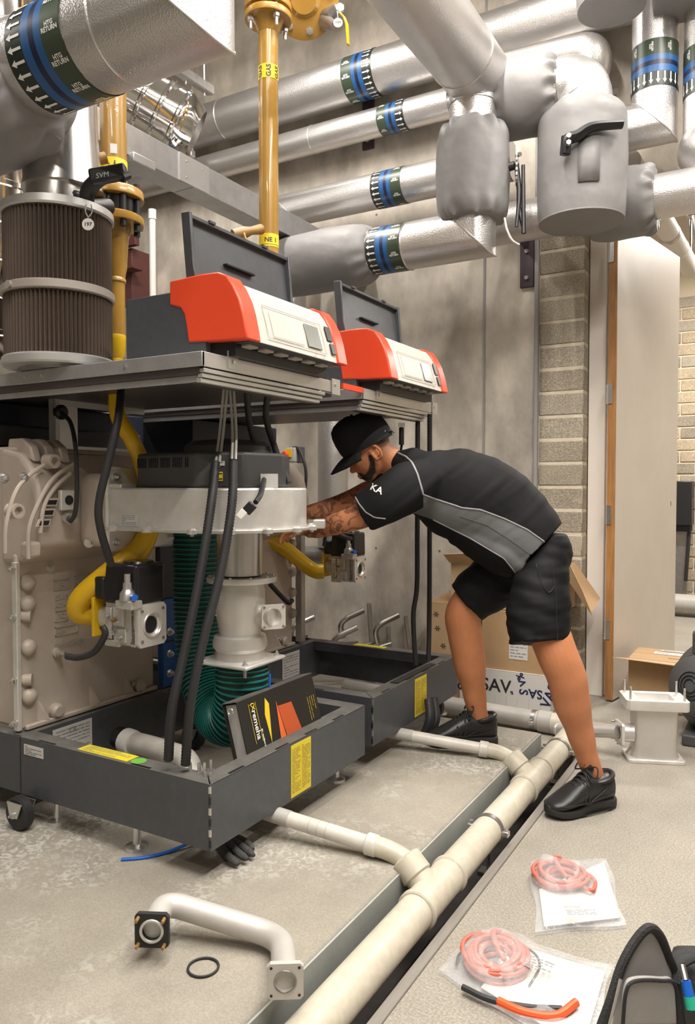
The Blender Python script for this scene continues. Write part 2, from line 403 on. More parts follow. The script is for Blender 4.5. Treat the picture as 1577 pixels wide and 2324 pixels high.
def mitre(parent,path,R):
    o=G().tube(path,R,48).obj('cladding','foil',parent)
    # raised seam on each mitre
    p=[V(q) for q in path]
    for i in range(1,len(p)-1):
        d=(p[i]-p[i-1]).normalized(); T=(d+(p[i+1]-p[i]).normalized()).normalized(); N=d.cross(T).normalized(); B=T.cross(N)
        k=1/max(.3,d.dot(T)); G().tube([p[i]+N*math.cos(a)*(R+.001)+B*math.sin(a)*(R+.001)*k for a in [2*math.pi*j/40 for j in range(40)]],.0035,6,closed=True).obj('seam','foil_seam',parent)
def jacket(name,label,p0,p1,R,seed,cinch=(.82,.82),n=96,amp=1,group=None,cap=True,bulge=.06):
    p0=V(p0); p1=V(p1); L=(p1-p0).length; r=random.Random(seed); fr=[(r.randint(7,15),r.uniform(0,6),r.uniform(.4,1)) for _ in range(4)]
    prof=[]; K=26
    for i in range(K+1):
        t=i/K; e=min(t/.16,1,); e2=min((1-t)/.16,1); s=1-(1-cinch[0])*(1-e)**2-(1-cinch[1])*(1-e2)**2
        prof.append((t*L,R*(s+bulge*math.sin(math.pi*t)-bulge*.5)))
    crz=[(r.uniform(0,6.28),r.uniform(-1.5,1.5)) for _ in range(5)]
    def fun(t,a):
        u=t/L; w=(max(0,1-u/.22)**1.6*(cinch[0]<.97)+max(0,1-(1-u)/.22)**1.6*(cinch[1]<.97))
        x=sum(c*math.sin(k*a+ph+6*u) for k,ph,c in fr)
        y=.008*math.sin(3*a+8*u+fr[0][1])+.005*math.sin(5*a-11*u)
        cr=sum(.007*math.exp(-((a-c0-k0*(u-.5)+9.42)%6.283-3.14)**2/.004) for c0,k0 in crz)
        return 1+amp*(w*.065*x+y-cr)
    t=thing(name,label,'insulation jacket',(p0 if p0.z<p1.z else p1),group)
    G().lathe(prof,p0,p1-p0,n,fun,cap).obj('cover','jacket',t,sharp=60)
    return t
FP='foil clad pipes along the back wall'
# near upper-left run with mitre bend up
t=thing('insulated_pipe','near foil-clad pipe at upper left with mitre bend and blue-green arrow band','pipe',(-1.9,1.66,2.53))
XC=-1.505
mitre(t,[(-2.5,1.66,2.70),(XC,1.66,2.70),(XC,1.66,4.2)],.15)
for x in (-1.72,): G().ring((x,1.66,2.70),(1,0,0),.151,.003,40,6).obj('seam','foil_seam',t)
band(t,(-1.95,1.66,2.70),(1,0,0),.15,.24,ts=.018)
jacket('pipe_jacket','grey wrinkled insulation jacket at the far upper left corner of the view',(-3.1,1.66,2.66),(-2.12,1.66,2.66),.225,4,(.9,.74))
# wall runs
t=thing('insulated_pipe','highest foil-clad pipe running along the concrete wall','pipe',(-3,4.65,4.0)); 
straight(t,(-5.5,4.65,4.15),(-.55,4.65,4.15),.145,(.35,.75)); band(t,(V((-2.554,4.520,4.071)).x,4.65,4.15),(1,0,0),.145,.23,flip=-1)
t=thing('insulated_pipe','thinner foil-clad pipe tucked under the highest wall pipe','pipe',(-3,4.72,3.8))
straight(t,(-5.5,4.72,3.855),(-1.95,4.72,3.855),.095,(.7,)); G().cyl((-1.95,4.72,3.855),(-1.8,4.72,3.855),.05).obj('bare_pipe','steel_dark',t); band(t,(-2.36,4.72,3.855),(1,0,0),.095,.2,ts=.012,flip=-1)
t=thing('insulated_pipe','middle foil-clad wall pipe with arrow band and mitred drop at its left end','pipe',(-2.4,4.6,3.2))
mitre(t,[(-1.5,4.62,3.345),(-3.16,4.62,3.345),(-3.16,4.62,2.3)],.115); G().bx(-3.2,-3.12,4.6,4.9,2.5,2.54).obj('wall_bracket','purple_steel',t); band(t,(V((-2.331,4.520,3.344)).x,4.62,3.345),(1,0,0),.115,.22,ts=.013)
t=thing('insulated_pipe','lower foil-clad wall pipe passing behind the valve jackets to the doorway','pipe',(-1.3,4.5,2.8))
straight(t,(-3.0,4.5,2.93),(.6,4.5,2.93),.118,(.55,.8)); band(t,(V((-2.278,4.400,2.930)).x,4.5,2.93),(1,0,0),.118,.22,ts=.013)
# drop from the high cross run, valve jacket, mitre into the low header
t=thing('insulated_pipe','large foil-clad pipe coming over the walkway down to the jacketed valve','pipe',(-1.49,3.9,2.67))
straight(t,(-1.47,1.6,3.53),(-1.47,4.05,3.53),.165,(.3,.85)); G().lathe([(-.11,.166),(-.04,.165),(.02,.15),(.06,.11),(.08,.03)],(-1.47,4.05,3.53),(0,1,0),48).obj('end_cap','foil',t)
mitre(t,[(-1.49,3.9,3.5),(-1.49,3.9,2.69),(-2.2,3.9,2.69)],.125)
G().ring((-1.49,3.9,3.37),(0,0,1),.127,.004,40,6).obj('seam','foil_seam',t); G().ring((-1.86,3.9,2.69),(1,0,0),.127,.004,40,6).obj('seam','foil_seam',t)
band(t,(V((-1.973,3.780,2.614)).x,3.9,2.69),(1,0,0),.125,.21,ts=.014)
j1=jacket('valve_jacket','grey valve jacket on the vertical drop, with chain lever on its right side',(-1.49,3.9,2.76),(-1.49,3.9,3.26),.19,11,(.84,.86))
jacket('pipe_jacket','grey tapered insulation jacket behind the open front lid',(-2.8,3.9,2.69),(-2.08,3.9,2.69),.175,12,(.95,.74))
# chain lever on jacket 1
t=thing('chain_lever','black hanging lever with toothed plate beside the grey valve jacket','valve lever',(-1.231,3.906,2.671))
G().cyl((-1.336,3.916,3.012),(-1.267,3.922,3.022),.022,n=16).obj('stub','black',t)
g=G(); c=V((-1.263,3.924,3.015)); ax=V((.86,.3,0)).normalized()
pr=[]; B=ax.cross(V((0,0,1)))
for k in range(48):
    a=2*math.pi*k/48; R=.098 if k%2 else .09; pr.append(c+B*math.cos(a)*R*.6+V((0,0,1))*math.sin(a)*R)
g.prism(pr,ax*.008); g.obj('toothed_plate','steel_dark',t)
g=G(); g.tube([(-1.256,3.917,3.025),(-1.242,3.920,2.892),(-1.242,3.916,2.800),(-1.214,3.927,2.663)],[.013,.014,.012,.01],8); g.tube([(-1.223,3.924,3.014),(-1.215,3.915,2.660)],[.01,.012],8); g.obj('lever_arm','black',t)
g=G(); g.tube([(-1.241,3.912,2.821),(-1.249,3.902,2.696)],[.011,.009],8); g.obj('trigger','black',t)
G().cyl((-1.253,3.908,3.066),(-1.228,3.888,3.058),.012,n=6).obj('nut','zinc',t)
g=G(); g.tube(cat([(-1.301,3.868,2.740),(-1.284,3.852,2.676),(-1.256,3.854,2.616),(-1.224,3.872,2.591)],6),.006,8); tag(g.obj('dangling_cord','pvc_grey'),'thin grey cord end dangling below the grey valve jacket','cord')
# right-hand branch: side jacket, elbow, capped jacket, header jacket
jacket('branch_jacket','creased grey jacket on the branch between the big pipe and the elbow',(-1.44,4.05,3.44),(-1.1,4.12,3.44),.2,21,(.86,.8),amp=1.6)
t=thing('pipe_elbow','foil-clad elbow above the capped valve jacket','pipe',(-1.02,4.12,3.25))
G().tube(fillet([(-1.2,4.1,3.44),(-.98,4.14,3.47),(-.96,4.12,3.2)],.18,8),.15,40).obj('cladding','foil',t)
for k,(c,a) in enumerate((((-1.09,4.12,3.455),(1,.1,.1)),((-.985,4.135,3.36),(.45,0,-1)))): G().ring(c,a,.152,.004,40,6).obj('seam','foil_seam',t)
cj=V((-0.972,4.127,3.023)); 
t=jacket('capped_valve_jacket','tall grey valve jacket with black lever handle and flat bottom disc',(cj.x,cj.y,cj.z-.29),(cj.x,cj.y,cj.z+.32),.225,31,(.97,.7),bulge=.03,amp=.6)
G().ring((cj.x,cj.y,cj.z-.285),(0,0,1),.213,.006,48,6).obj('bottom_seam','jacket',t)
# flap and pocket on the camera side
nv=V((.35,-.94,0)).normalized(); tv=V((.94,.35,0)).normalized(); up=V((0,0,1))
def onj(s,z,o=0): a=s/.225; return V((cj.x,cj.y,cj.z+z))+(nv*math.cos(a)+tv*math.sin(a))*(.232+o)
g=G()
rs=[[onj(s,z,.004) for s in (-.045,-.015,.015,.055)] for z in (-.16,-.05,.06)]
g.add([p for r_ in rs for p in r_],[(i*4+k,i*4+k+1,i*4+4+k+1,i*4+4+k) for i in range(2) for k in range(3)]); o=g.obj('strap_flap','jacket',t); o.modifiers.new('solid','SOLIDIFY').thickness=.006
t2=thing('black_lever','black curved lever handle sticking out of the tall grey jacket','valve lever',(-0.942,3.819,2.970))
g=G(); path=cat([(-0.985,3.853,2.992),(-0.978,3.848,3.057),(-0.933,3.863,3.074),(-0.866,3.892,3.113),(-0.740,3.965,3.126)],6); g.tube(path,[.03+.004*math.sin(i*.2) for i in range(len(path))],10,squash=.75); g.obj('lever','black',t2)
G().tube([(-0.999,3.856,2.992),(-0.988,3.843,3.075)],.028,10,squash=.6).obj('stem','black',t2)
for q in ((-0.962,3.811,3.059),(-0.962,3.810,3.026)): G().cyl(V(q)+nv*-.01,V(q)+nv*.012,.012,n=6).obj('bolt','zinc',t2)
jacket('header_jacket','grey jacket with puckered end on the lower wall pipe by the doorway',(-1.0,4.5,2.925),(-.655,4.5,2.925),.185,41,(.97,.8),amp=1.3)
t=thing('insulated_pipe','vertical foil-clad pipe near the door head with downward arrow band','pipe',(-.68,4.56,3.3))
VX=V((-0.683,4.560,3.669)).x
mitre(t,[(VX,4.56,5.2),(VX,4.56,3.36),(-1.25,4.56,3.36)],.12); band(t,(VX,4.56,V((-0.682,4.560,3.633)).z),(0,0,1),.12,.25,ts=.013)
t=thing('insulated_pipe','vertical foil-clad pipe at the right edge of the view','pipe',(-.42,4.56,3.0))
straight(t,(-.415,4.56,5.2),(-.415,4.56,3.2),.12,(.5,)); G().lathe([(0,.122),(.03,.135),(.08,.15),(.14,.14),(.2,.1)],(-.415,4.56,3.24),(0,0,-1),40).obj('saddle','foil',t); band(t,(-.415,4.56,V((-0.483,4.500,3.552)).z),(0,0,1),.12,.25,ts=.013)
# top right: jackets above the frame edge and short wall branch
jacket('pipe_jacket','grey jacket bottom cut off by the top edge right of centre',(-0.829,4.125,3.797),(-0.836,4.136,4.198),.175,51,(.97,.85),bulge=.02,amp=.5)
jacket('pipe_jacket','grey jacket bottom in the top right corner',(-0.514,4.426,3.878),(-0.521,4.437,4.271),.165,52,(.97,.85),bulge=.02,amp=.5)
t=thing('insulated_pipe','short foil-clad branch with rounded elbow under the highest wall pipe','pipe',(-1.062,4.700,3.837))
G().tube(fillet([(-1.755,4.720,3.993),(-1.037,4.700,3.920),(-1.095,4.740,3.735)],.2,10),.115,36).obj('cladding','foil',t)
G().ring((-1.139,4.720,3.935),(1,0,0),.117,.004,36,6).obj('seam','foil_seam',t)
# vertical foil pipe behind the man's head
t=thing('insulated_pipe','vertical foil-clad riser standing behind the black cap','pipe',(-2.615,4.300,1.216))
px=V((-2.605,4.300,1.507)); straight(t,(px.x,px.y,.95),(px.x,px.y,2.3),.1,(.15,)); G().tube(fillet([(px.x,px.y,.97),(px.x,px.y,.9),(px.x-.3,px.y,.88)],.06,6),.06,20).obj('bare_elbow','steel_dark',t); G().bx(px.x-.03,px.x+.03,px.y,4.9,1.6,1.64).obj('wall_bracket','purple_steel',t)
# dark steel brackets on the wall
for i,(q,lab) in enumerate((((-2.662,4.800,3.981),'dark steel pipe bracket under the twin wall pipes'),((-1.492,4.800,2.846),'dark steel bracket plate beside the block pier'))):
    q=V(q); t=thing('pipe_bracket',lab,'bracket',q)
    G().bx(q.x-.045,q.x+.045,4.88,4.9,q.z-.21,q.z+.25).obj('back_plate','purple_steel',t,bev=.004)
    G().bx(q.x-.12,q.x+.03,4.6,4.88,q.z+.17,q.z+.22).obj('arm','purple_steel',t,bev=.004)
    for dz in (-.15,.02): G().hexb((q.x,4.88,q.z+dz),(0,-1,0),.014,.012).obj('bolt','zinc',t)
# small paper note on the wall
t=G(); c=V((-0.987,4.890,3.716)); t.bx(c.x-.05,c.x+.05,4.894,4.898,c.z-.05,c.z+.05); n_=t.obj('wall_note','paper',label='small white note stuck to the wall by the pipe elbow',cat='note')
g=G(); printlines(g,(c.x,4.892,c.z),(1,0,0),(0,0,1),.08,.07,4,3); g.obj('print','ink_grey',n_,flat=True)
# galvanised cable trunking along the boilers
t=thing('cable_trunking','galvanised steel cable trunking running over the boilers to the wall','trunking',(-2.7,3,2.86))
for (a,b) in ((.8,2.985),(2.99,4.85)): G().bx(-2.77,-2.63,a,b,2.86,3.0).obj('duct_section','galv',t,bev=.003)
G().bx(-2.632,-2.624,2.88,3.1,2.862,2.998).obj('coupler','galv_light',t)
for y in (2.93,3.05):
    for z in (2.89,2.97): G().hexb((-2.624,y,z),(1,0,0),.006,.004).obj('screw','zinc',t)
G().bx(-2.78,-2.6,2.55,2.69,2.83,2.87).obj('clip','galv',t,bev=.004)
# strut channel with hanger rod
t=thing('strut_channel','slotted steel strut channel on a threaded rod below the big pipe','strut',(-3.082,3.510,3.726))
a=V((-2.962,3.229,3.628)); b=V((-3.129,3.715,3.764)); g=G(); d=(b-a).normalized(); n_=d.cross(V((0,0,1))).normalized()
for s in (-1,1): g.prism([a+n_*.02*s,a+n_*.024*s,b+n_*.024*s,b+n_*.02*s],(0,0,.05))
g.prism([a-n_*.02,a+n_*.02,b+n_*.02,b-n_*.02],(0,0,-.005)); g.obj('channel','steel_dark',t)
for u in (.25,.8): G().cyl(a.lerp(b,u)+V((0,0,-.03)),V((a.lerp(b,u).x,a.lerp(b,u).y,5.3)),.005,n=8).obj('threaded_rod','zinc',t)
# bright flue
t=thing('flue_elbow','mirror-bright ribbed stainless flue elbow behind the left gas pipe','flue',(-3.091,3.258,3.347))
o0=V((-3.278,3.159,3.558)); o1=V((-3.042,3.404,3.394)); L=(o1-o0).length
pr=[(-.5,.2)]
for k in range(4):
    u=k*.1; pr+=[(u,.2),(u+.008,.209),(u+.02,.209),(u+.028,.2)]
pr+=[(L*.9,.2),(L,.185),(L+.05,.15)]
G().lathe(pr,o0,o1-o0,48).obj('flue_body','chrome',t)
t=thing('flue_riser','bright stainless flue riser at the left edge behind the pleated filter','flue',(-3.12,2.15,1.8))
g=G(); pr=[(0,.2)]
for k in range(7): pr+=[(.16*k+.1,.2),(.16*k+.105,.209),(.16*k+.125,.209),(.16*k+.13,.2)]
pr+=[(2.4,.2)]; g.lathe(pr,(-3.100,2.169,1.890),(0,0,1),48); g.obj('flue_body','chrome',t)
# small clip on the twin pipes
t=thing('channel_clip','white zinc channel clip below the bright flue','clip',(-4.001,4.500,3.848))
c=V((-3.996,4.500,3.880)); G().box(c,(.07,.05,.05)).obj('channel_end','zinc',t,bev=.006); G().hexb(c+V((.01,-.03,0)),(0,-1,0),.018,.015).obj('nut','zinc',t); G().cyl(c+V((0,.03,0)),(c.x,c.y+.03,5.3),.005,n=8).obj('hanger_rod','zinc',t)
# red oxide steel frame and white pipe behind the left gas pipe
t=thing('steel_frame','red oxide steel bracket frame on the wall behind the gas pipe','bracket',(-4.570,4.600,3.015))
a=V((-4.692,4.700,3.236)); G().bx(a.x-.35,a.x+.06,4.55,4.6,a.z+.08,a.z+.2).obj('top_rail','oxide',t,bev=.004); G().bx(a.x-.35,a.x+.08,4.5,4.62,a.z+.2,a.z+.215).obj('flange_plate','oxide',t)
G().bx(a.x-.12,a.x-.03,4.6,4.88,a.z-.4,a.z+.08).obj('post','oxide',t,bev=.004); G().bx(a.x-.12,a.x+.08,4.5,4.62,a.z-.12,a.z-.1).obj('flange_plate','oxide',t)
c=V((-4.098,4.200,3.118)); g=G(); g.cyl((c.x,4.2,0),(c.x,4.2,c.z+.23),.024,n=20); g.cyl((c.x,4.2,c.z+.2),(c.x,4.2,c.z+.27),.029,n=20); tag(g.obj('waste_pipe','white'),'white plastic pipe standing upright behind the left gas pipe','pipe')

# ---------------------------------------------------------------- boilers
def plate_label(parent,name,o,ux,uy,w,h,m='paper',lines=0,seed=1,ink='ink_grey',fill=.45,nrm=None,head=None,hs=.012,cols=1):
    o=V(o); n=V(ux).cross(V(uy)).normalized() if nrm is None else V(nrm)
    g=G(); ux=V(ux).normalized(); uy=V(uy).normalized()
    g.prism([o-ux*w/2-uy*h/2,o+ux*w/2-uy*h/2,o+ux*w/2+uy*h/2,o-ux*w/2+uy*h/2],n*.0015); p=g.obj(name,m,parent)
    if lines:
        g=G()
        for c in range(cols):
            printlines(g,o+n*.002+ux*w*((c+.5)/cols-.5),ux,uy,w*.86/cols,h*.86,lines,seed+c,fill=fill)
        g.obj('print',ink,p,flat=True,kind='stuff')
    if head:
        g=G(); text_on(g,head,hs,o+n*.0022+uy*h*.3,ux,uy,bold=.0004); g.obj('lettering',ink,p,flat=True,kind='stuff')
    return p
def frame(B,x1,y0,y1,near=True):
    """steel base frame: open tray front, z .22-.43"""
    x0=-2.43; z0,z1=.22,.43; t=.004
    fp=G().bx(x1-t,x1,y0,y1,z0,z1).obj('front_panel','anthracite',B)
    sp=G().bx(-3.5,x1-t-.001,y0,y0+t,z0,z1).obj('side_panel','anthracite',B)
    fs=G().bx(-3.5,x1-t-.001,y1-t,y1,z0,z1).obj('side_panel','anthracite',B)
    bp=G().bx(x0-t,x0,y0+.01,y1-.01,z0,z1).obj('inner_panel','anthracite',B)
    w=.07
    def rail(pts,nm='top_rail'): return G().prism([(a,b,z1-.003) for a,b in pts],(0,0,.005)).obj(nm,'anthracite_dusty',B,bev=.0015)
    fr=rail([(x1,y0+.003),(x1,y1-.003),(x1-w,y1-w),(x1-w,y0+w)])
    nr=rail([(x1-.003,y0),(x1-w-.002,y0+w),(x0,y0+w),(x0,y0)])
    rail([(x1-.003,y1),(x1-w-.002,y1-w),(x0,y1-w),(x0,y1)])
    rail([(x0-.05,y0+.01),(x0,y0+.01),(x0,y1-.01),(x0-.05,y1-.01)],'rear_rail')
    rail([(-3.5,y0),(x0-.052,y0),(x0-.052,y0+.05),(-3.5,y0+.05)],'rear_rail')
    # down-turned inner lips
    G().bx(x1-w-.002,x1-w,y0+w,y1-w,z1-.05,z1-.004).obj('inner_lip','anthracite',B); G().bx(x0,x1-w,y0+w,y0+w+.002,z1-.05,z1-.004).obj('inner_lip','anthracite',B); G().bx(x0,x1-w,y1-w-.002,y1-w,z1-.05,z1-.004).obj('inner_lip','anthracite',B)
    for u in (.1,.36,.55,.75):
        y=y0+u*(y1-y0); G().bx(x1-.011,x1-.001,y,y+.075,z1-.004,z1+.0035).obj('slot','black',fr)
    for x in (x0+.1,x1-.34): G().bx(x,x+.085,y0+.001,y0+.01,z1-.004,z1+.0035).obj('slot','black',nr)
    for k in range(6): G().bx(x1-.006,x1+.0012,y0-.0012,y0+.004,z0+.012+k*.034,z0+.034+k*.034).obj('corner_tab','black' if k%2==0 else 'zinc',fp)
    G().bx(x0-.003,x0+.001,y0-.001,y0+.002,z0,z1).obj('panel_joint','black',sp)
    return fp,sp,nr,fr,bp
def yellow_sheet(parent,o,ux,uy,w,h,seed,cols=2,lines=26): plate_label(parent,'yellow_label',o,ux,uy,w,h,'yellow_label',lines,seed,'ochre_old',.38,cols=cols)
def bolt(parent,c,ax,r=.012,h=.012,m='zinc'):
    g=G(); c=V(c); ax=V(ax).normalized(); g.cyl(c,c+ax*.003,r*1.35,n=14); g.hexb(c+ax*.003,ax,r,h); g.cyl(c+ax*(h+.003),c+ax*(h+.012),r*.5,n=8); return g.obj('bolt',m,parent)
def exchanger(B,y0,full=True):
    """cast heat exchanger: back of the frame, face on x=-2.47"""
    X=-2.47; y1=y0+.7
    H=G().bx(-3.35,X-.02,y0+.02,y1-.01,.435,1.5).obj('heat_exchanger','taupe',B,bev=.015)
    G().bx(X-.03,X,y0,y1,.435,1.1).obj('front_casting','taupe',H,bev=.012)
    g=G(); pr=[(X+.0,1.06),(X+.05,1.09),(X+.115,1.13),(X+.125,1.28),(X+.09,1.4),(X+.02,1.475),(X-.1,1.5),(X-.1,1.06)]
    g.prism([(a,y0+.005,z) for a,z in pr],(0,.69,0)); g.obj('upper_hood','taupe',H,bev=.02,seg=3)
    # flange edge and side bosses
    G().bx(X-.015,X+.012,y0-.012,y0+.006,.44,1.07).obj('edge_flange','cast_plate',H,bev=.003)
    for z in (.99,.91,.745,.56): G().lathe([(0,.032),(.01,.031),(.02,.026),(.028,.014),(.03,.002)],(X+.001,y0+.042,z),(1,0,0),20).obj('boss','taupe',H)
    for z in (.865,.625): G().cyl((X-.02,y0+.012,z),(X+.02,y0+.045,z),.022,n=16).obj('boss','taupe',H)
    for z in (1.045,.865,.63,.47): bolt(H,(X-.004,y0-.012,z),(0,-1,0),.011)
    if not full: 
        for k,z in enumerate((1.02,.95,.86,.74,.62)): G().lathe([(0,.03),(.012,.029),(.022,.022),(.028,.002)],(X,y1-.012,z),(1,0,0),16).obj('boss','taupe',H)
    # lower rim with triangular gussets
    G().bx(X,X+.02,y0+.02,y1,.436,.455).obj('foot_rim','taupe',H,bev=.005)
    for y in (y0+.08,y0+.33,y0+.52): G().prism([(X,y,.455),(X,y,.53),(X+.02,y+.03,.455)],(0,.012,0)).obj('gusset','taupe',H)
    for y in (y0+.16,y0+.6): G().lathe([(0,.03),(.02,.03),(.03,.02)],(X,y,.475),(1,0,0),12).obj('foot_boss','taupe',H)
    for y in (y0+.56,): bolt(H,(X,y,.49),(1,0,0),.01)
    # raised casting marks
    def raised(s,z,y,sz,name='cast_lettering'):
        g=G(); vs,fs=text_geo(s,sz,ax='LEFT',bold=.0008)
        n=len(vs); a=[V((X+.0035,y+v.x,z+v.y)) for v in vs]; g.add(a,fs); g.obj(name,'cast_alu',H,flat=True,kind='stuff')
    def outline(y,z,w,h):
        g=G()
        for (a,b,c,d) in ((0,w,0,.003),(0,w,h-.003,h),(0,.003,0,h),(w-.003,w,0,h)): g.bx(X,X+.004,y+a,y+b,z+c,z+d)
        g.obj('cast_outline','taupe',H,kind='stuff')
    outline(y0+.16,.945,.075,.04); raised('TR',.965,y0+.175,.034); outline(y0+.26,.945,.1,.045); raised('G12519',.966,y0+.267,.02)
    for k in range(3): G().bx(X,X+.004,y0+.16+k*.07,y0+.163+k*.07,.99,1.01).obj('cast_outline','taupe',H)
    raised('G AS 310',.915,y0+.165,.024); raised('AC 42000',.885,y0+.165,.024); outline(y0+.165,.82,.06,.045); raised('XZ',.842,y0+.18,.03); outline(y0+.165,.765,.11,.035); raised('hi.....',.78,y0+.175,.02); raised('20151560TLxx',.725,y0+.165,.022)
    bolt(H,(X,y0+.145,1.035),(1,0,0),.016,.006,'cast_alu')
    if not full: return H
    return H
def sensor_lead(B,H,y0,X=-2.47):
    c=V((-2.470,1.989,0.701)); g=G(); g.cyl(c,c+V((.03,0,0)),.014,n=14); g.cyl(c+V((.03,0,0)),c+V((.05,.004,0)),.009,n=6); g.obj('sensor','zinc',H)
    g=G(); g.cyl(c-V((.004,0,0)),c+V((.012,0,0)),.019,n=16); g.obj('boss','taupe',H)
def tray(B,y0,w,dx=0):
    """control tray above the boiler"""
    x1=-1.53+dx; y1=y0+w
    T=G().bx(-2.95,x1-.03,y0+.03,y1-.01,1.7,1.712).obj('control_tray','tray_dark',B)
    G().bx(-2.95,x1,y0,y0+.012,1.712,1.757).obj('tray_side','galv',T,bev=.002); G().bx(-2.95,x1-.02,y0+.01,y0+.022,1.69,1.712).obj('lower_profile','tray_dark',T,bev=.002); G().bx(-2.95,x1-.03,y0+.018,y0+.03,1.668,1.69).obj('lower_profile','galv',T,bev=.002)
    G().bx(x1-.012,x1,y0+.001,y1,1.712,1.757).obj('tray_front','galv_light',T,bev=.002)
    for k,(zz,ins,e) in enumerate(((1.695,.002,.1),(1.68,.008,.11),(1.665,.014,.12))): G().bx(x1-.02-ins,x1-ins,y0+.012,y1-e,zz,zz+.013).obj('front_profile','galv_light',T,bev=.002)
    G().bx(x1-.06,x1-.03,y0+.02,y1-.14,1.664,1.7).obj('profile_web','tray_dark',T)
    G().bx(-2.95,x1-.012,y0+.012,y1,1.745,1.757).obj('tray_floor','galv',T)
    G().bx(x1-.001,x1+.004,y0+.12,y0+.17,1.72,1.775).obj('bracket_tab','galv_light',T); G().bx(x1-.001,x1+.004,y1-.06,y1,1.705,1.765).obj('bracket_tab','galv_light',T)
    for y in (y0+.145,y1-.035): G().hexb((x1+.004,y,1.742),(1,0,0),.006,.004).obj('screw','zinc',T)
    for x in (-1.85,-2.25,-2.34): G().hexb((x,y0,1.735),(0,-1,0),.006,.004).obj('screw','zinc',T)
    return T
def control_box(B,y0,dx=0):
    L=.61; y1=y0+L
    def X(p): return [(a+dx,z) for a,z in p]
    C=G().bx(-1.945+dx,-1.6+dx,y0+.004,y1-.02,1.772,1.978).obj('control_box','anthracite',B,bev=.004)
    G().bx(-1.9+dx,-1.5+dx,y0+.03,y1-.04,1.757,1.81).obj('base','black',C)
    # underside with clips
    G().bx(-1.66+dx,-1.445+dx,y0+.03,y1-.03,1.796,1.81).obj('underside','grey_plastic',C)
    for k in range(6): G().bx(-1.56+dx,-1.47+dx,y0+.06+k*.085,y0+.11+k*.085,1.787,1.797).obj('clip','panel_line',C,bev=.003)
    prof=X([(-1.745,2.013),(-1.62,2.018),(-1.545,2.015),(-1.51,2.0),(-1.485,1.968),(-1.462,1.925),(-1.447,1.88),(-1.436,1.83),(-1.43,1.798),(-1.667,1.808),(-1.675,1.86),(-1.684,1.9),(-1.7,1.922),(-1.745,1.936)])
    G().prism([(a,y0,z) for a,z in prof],(0,.072,0)).obj('red_end_shell','red',C,bev=.006,seg=3)
    pr2=X([(-1.6,2.01),(-1.545,2.011),(-1.51,1.997),(-1.485,1.965),(-1.462,1.922),(-1.447,1.877),(-1.436,1.827),(-1.43,1.798),(-1.6,1.8)])
    G().prism([(a,y1-.07,z) for a,z in pr2],(0,.07,0)).obj('red_end_shell','red',C,bev=.006,seg=3)
    # white fascia: swept front surface
    fp=X([(-1.575,2.004),(-1.548,2.003),(-1.515,1.99),(-1.491,1.96),(-1.468,1.92),(-1.453,1.875),(-1.442,1.828),(-1.437,1.8),(-1.5,1.8)])
    F=G().prism([(a,y0+.07,z) for a,z in fp],(0,L-.14,0)).obj('white_fascia','panel_white',C)
    G().bx(-1.59+dx,-1.57+dx,y0+.07,y1-.07,1.99,2.012).obj('red_top_strip','red',C)
    # features laid on the sloping front plane
    a=V((-1.4445+dx,0,1.83)); b=V((-1.4700+dx,0,1.918)); up=(b-a).normalized(); n=V((up.z,0,-up.x)); uy=V((0,1,0))
    a=a+n*.0055
    def at(y,h): return a+up*h+V((0,y,0))
    def pl(name,ya,yb,ha,hb,m,th,par): 
        g=G(); g.prism([at(ya,ha),at(yb,ha),at(yb,hb),at(ya,hb)],n*th); return g.obj(name,m,par,bev=.001)
    pl('screen',y0+.355,y0+.445,.0,.085,'screen',.002,F)
    sw=pl('power_switch',y0+.495,y0+.53,.045,.1,'black',.004,F); g=G(); g.prism([at(y0+.502,.05),at(y0+.524,.05),at(y0+.524,.092),at(y0+.502,.092)],n*.008)
    pl('socket',y0+.505,y0+.535,-.005,.035,'black',.004,F)
    # embossed frame lines and tiny legends
    for (ya,yb,ha,hb) in ((y0+.12,y0+.47,-.012,-.0095),(y0+.12,y0+.47,.1,.1025),(y0+.12,y0+.1225,-.012,.1),(y0+.4675,y0+.47,-.012,.1),(y0+.15,y0+.33,-.002,.001),(y0+.15,y0+.152,0,.088)): pl('panel_line',ya,yb,ha,hb,'panel_line',.0012,F)
    for y in (.39,.445): pl('legend_mark',y0+y,y0+y+.008,-.024,-.018,'ink_grey',.001,F)
    # open lid: shallow dark shell hinged at the back
    z0,z1=2.01,2.235; xl=-1.70+dx
    y0+=.035; y1+=.04
    ld=G(); ld.prism([(xl-.012,y0+.03,z0),(xl,y0+.03,z0),(xl-.03,y0+.03,z1),(xl-.042,y0+.03,z1)],(0,L-.05,0)); LD=ld.obj('open_lid','anthracite',C)
    for y in (y0+.02,y1-.03):
        G().prism([(xl-.02,y,z0-.01),(xl+.022,y,z0),(xl+.008,y,z0+.06),(xl+.002,y,z0+.14),(xl-.006,y,z1+.012),(xl-.044,y,z1+.014)],(0,.014,0)).obj('lid_cheek','anthracite',LD,bev=.003)
    G().prism([(xl-.044,y0+.03,z1-.004),(xl-.01,y0+.03,z1-.004),(xl-.01,y0+.03,z1+.006),(xl-.044,y0+.03,z1+.006)],(0,L-.05,0)).obj('lid_rim','anthracite',LD)
    for k in (.12,.42): G().bx(xl-.014,xl-.004,y0+k,y0+k+.03,z1+.004,z1+.012).obj('lid_catch','anthracite',LD)
    G().bx(xl-.02,xl+.004,y0+.2,y0+.36,z0+.105,z0+.113).obj('lid_slot','black',LD,bev=.002)
    return C
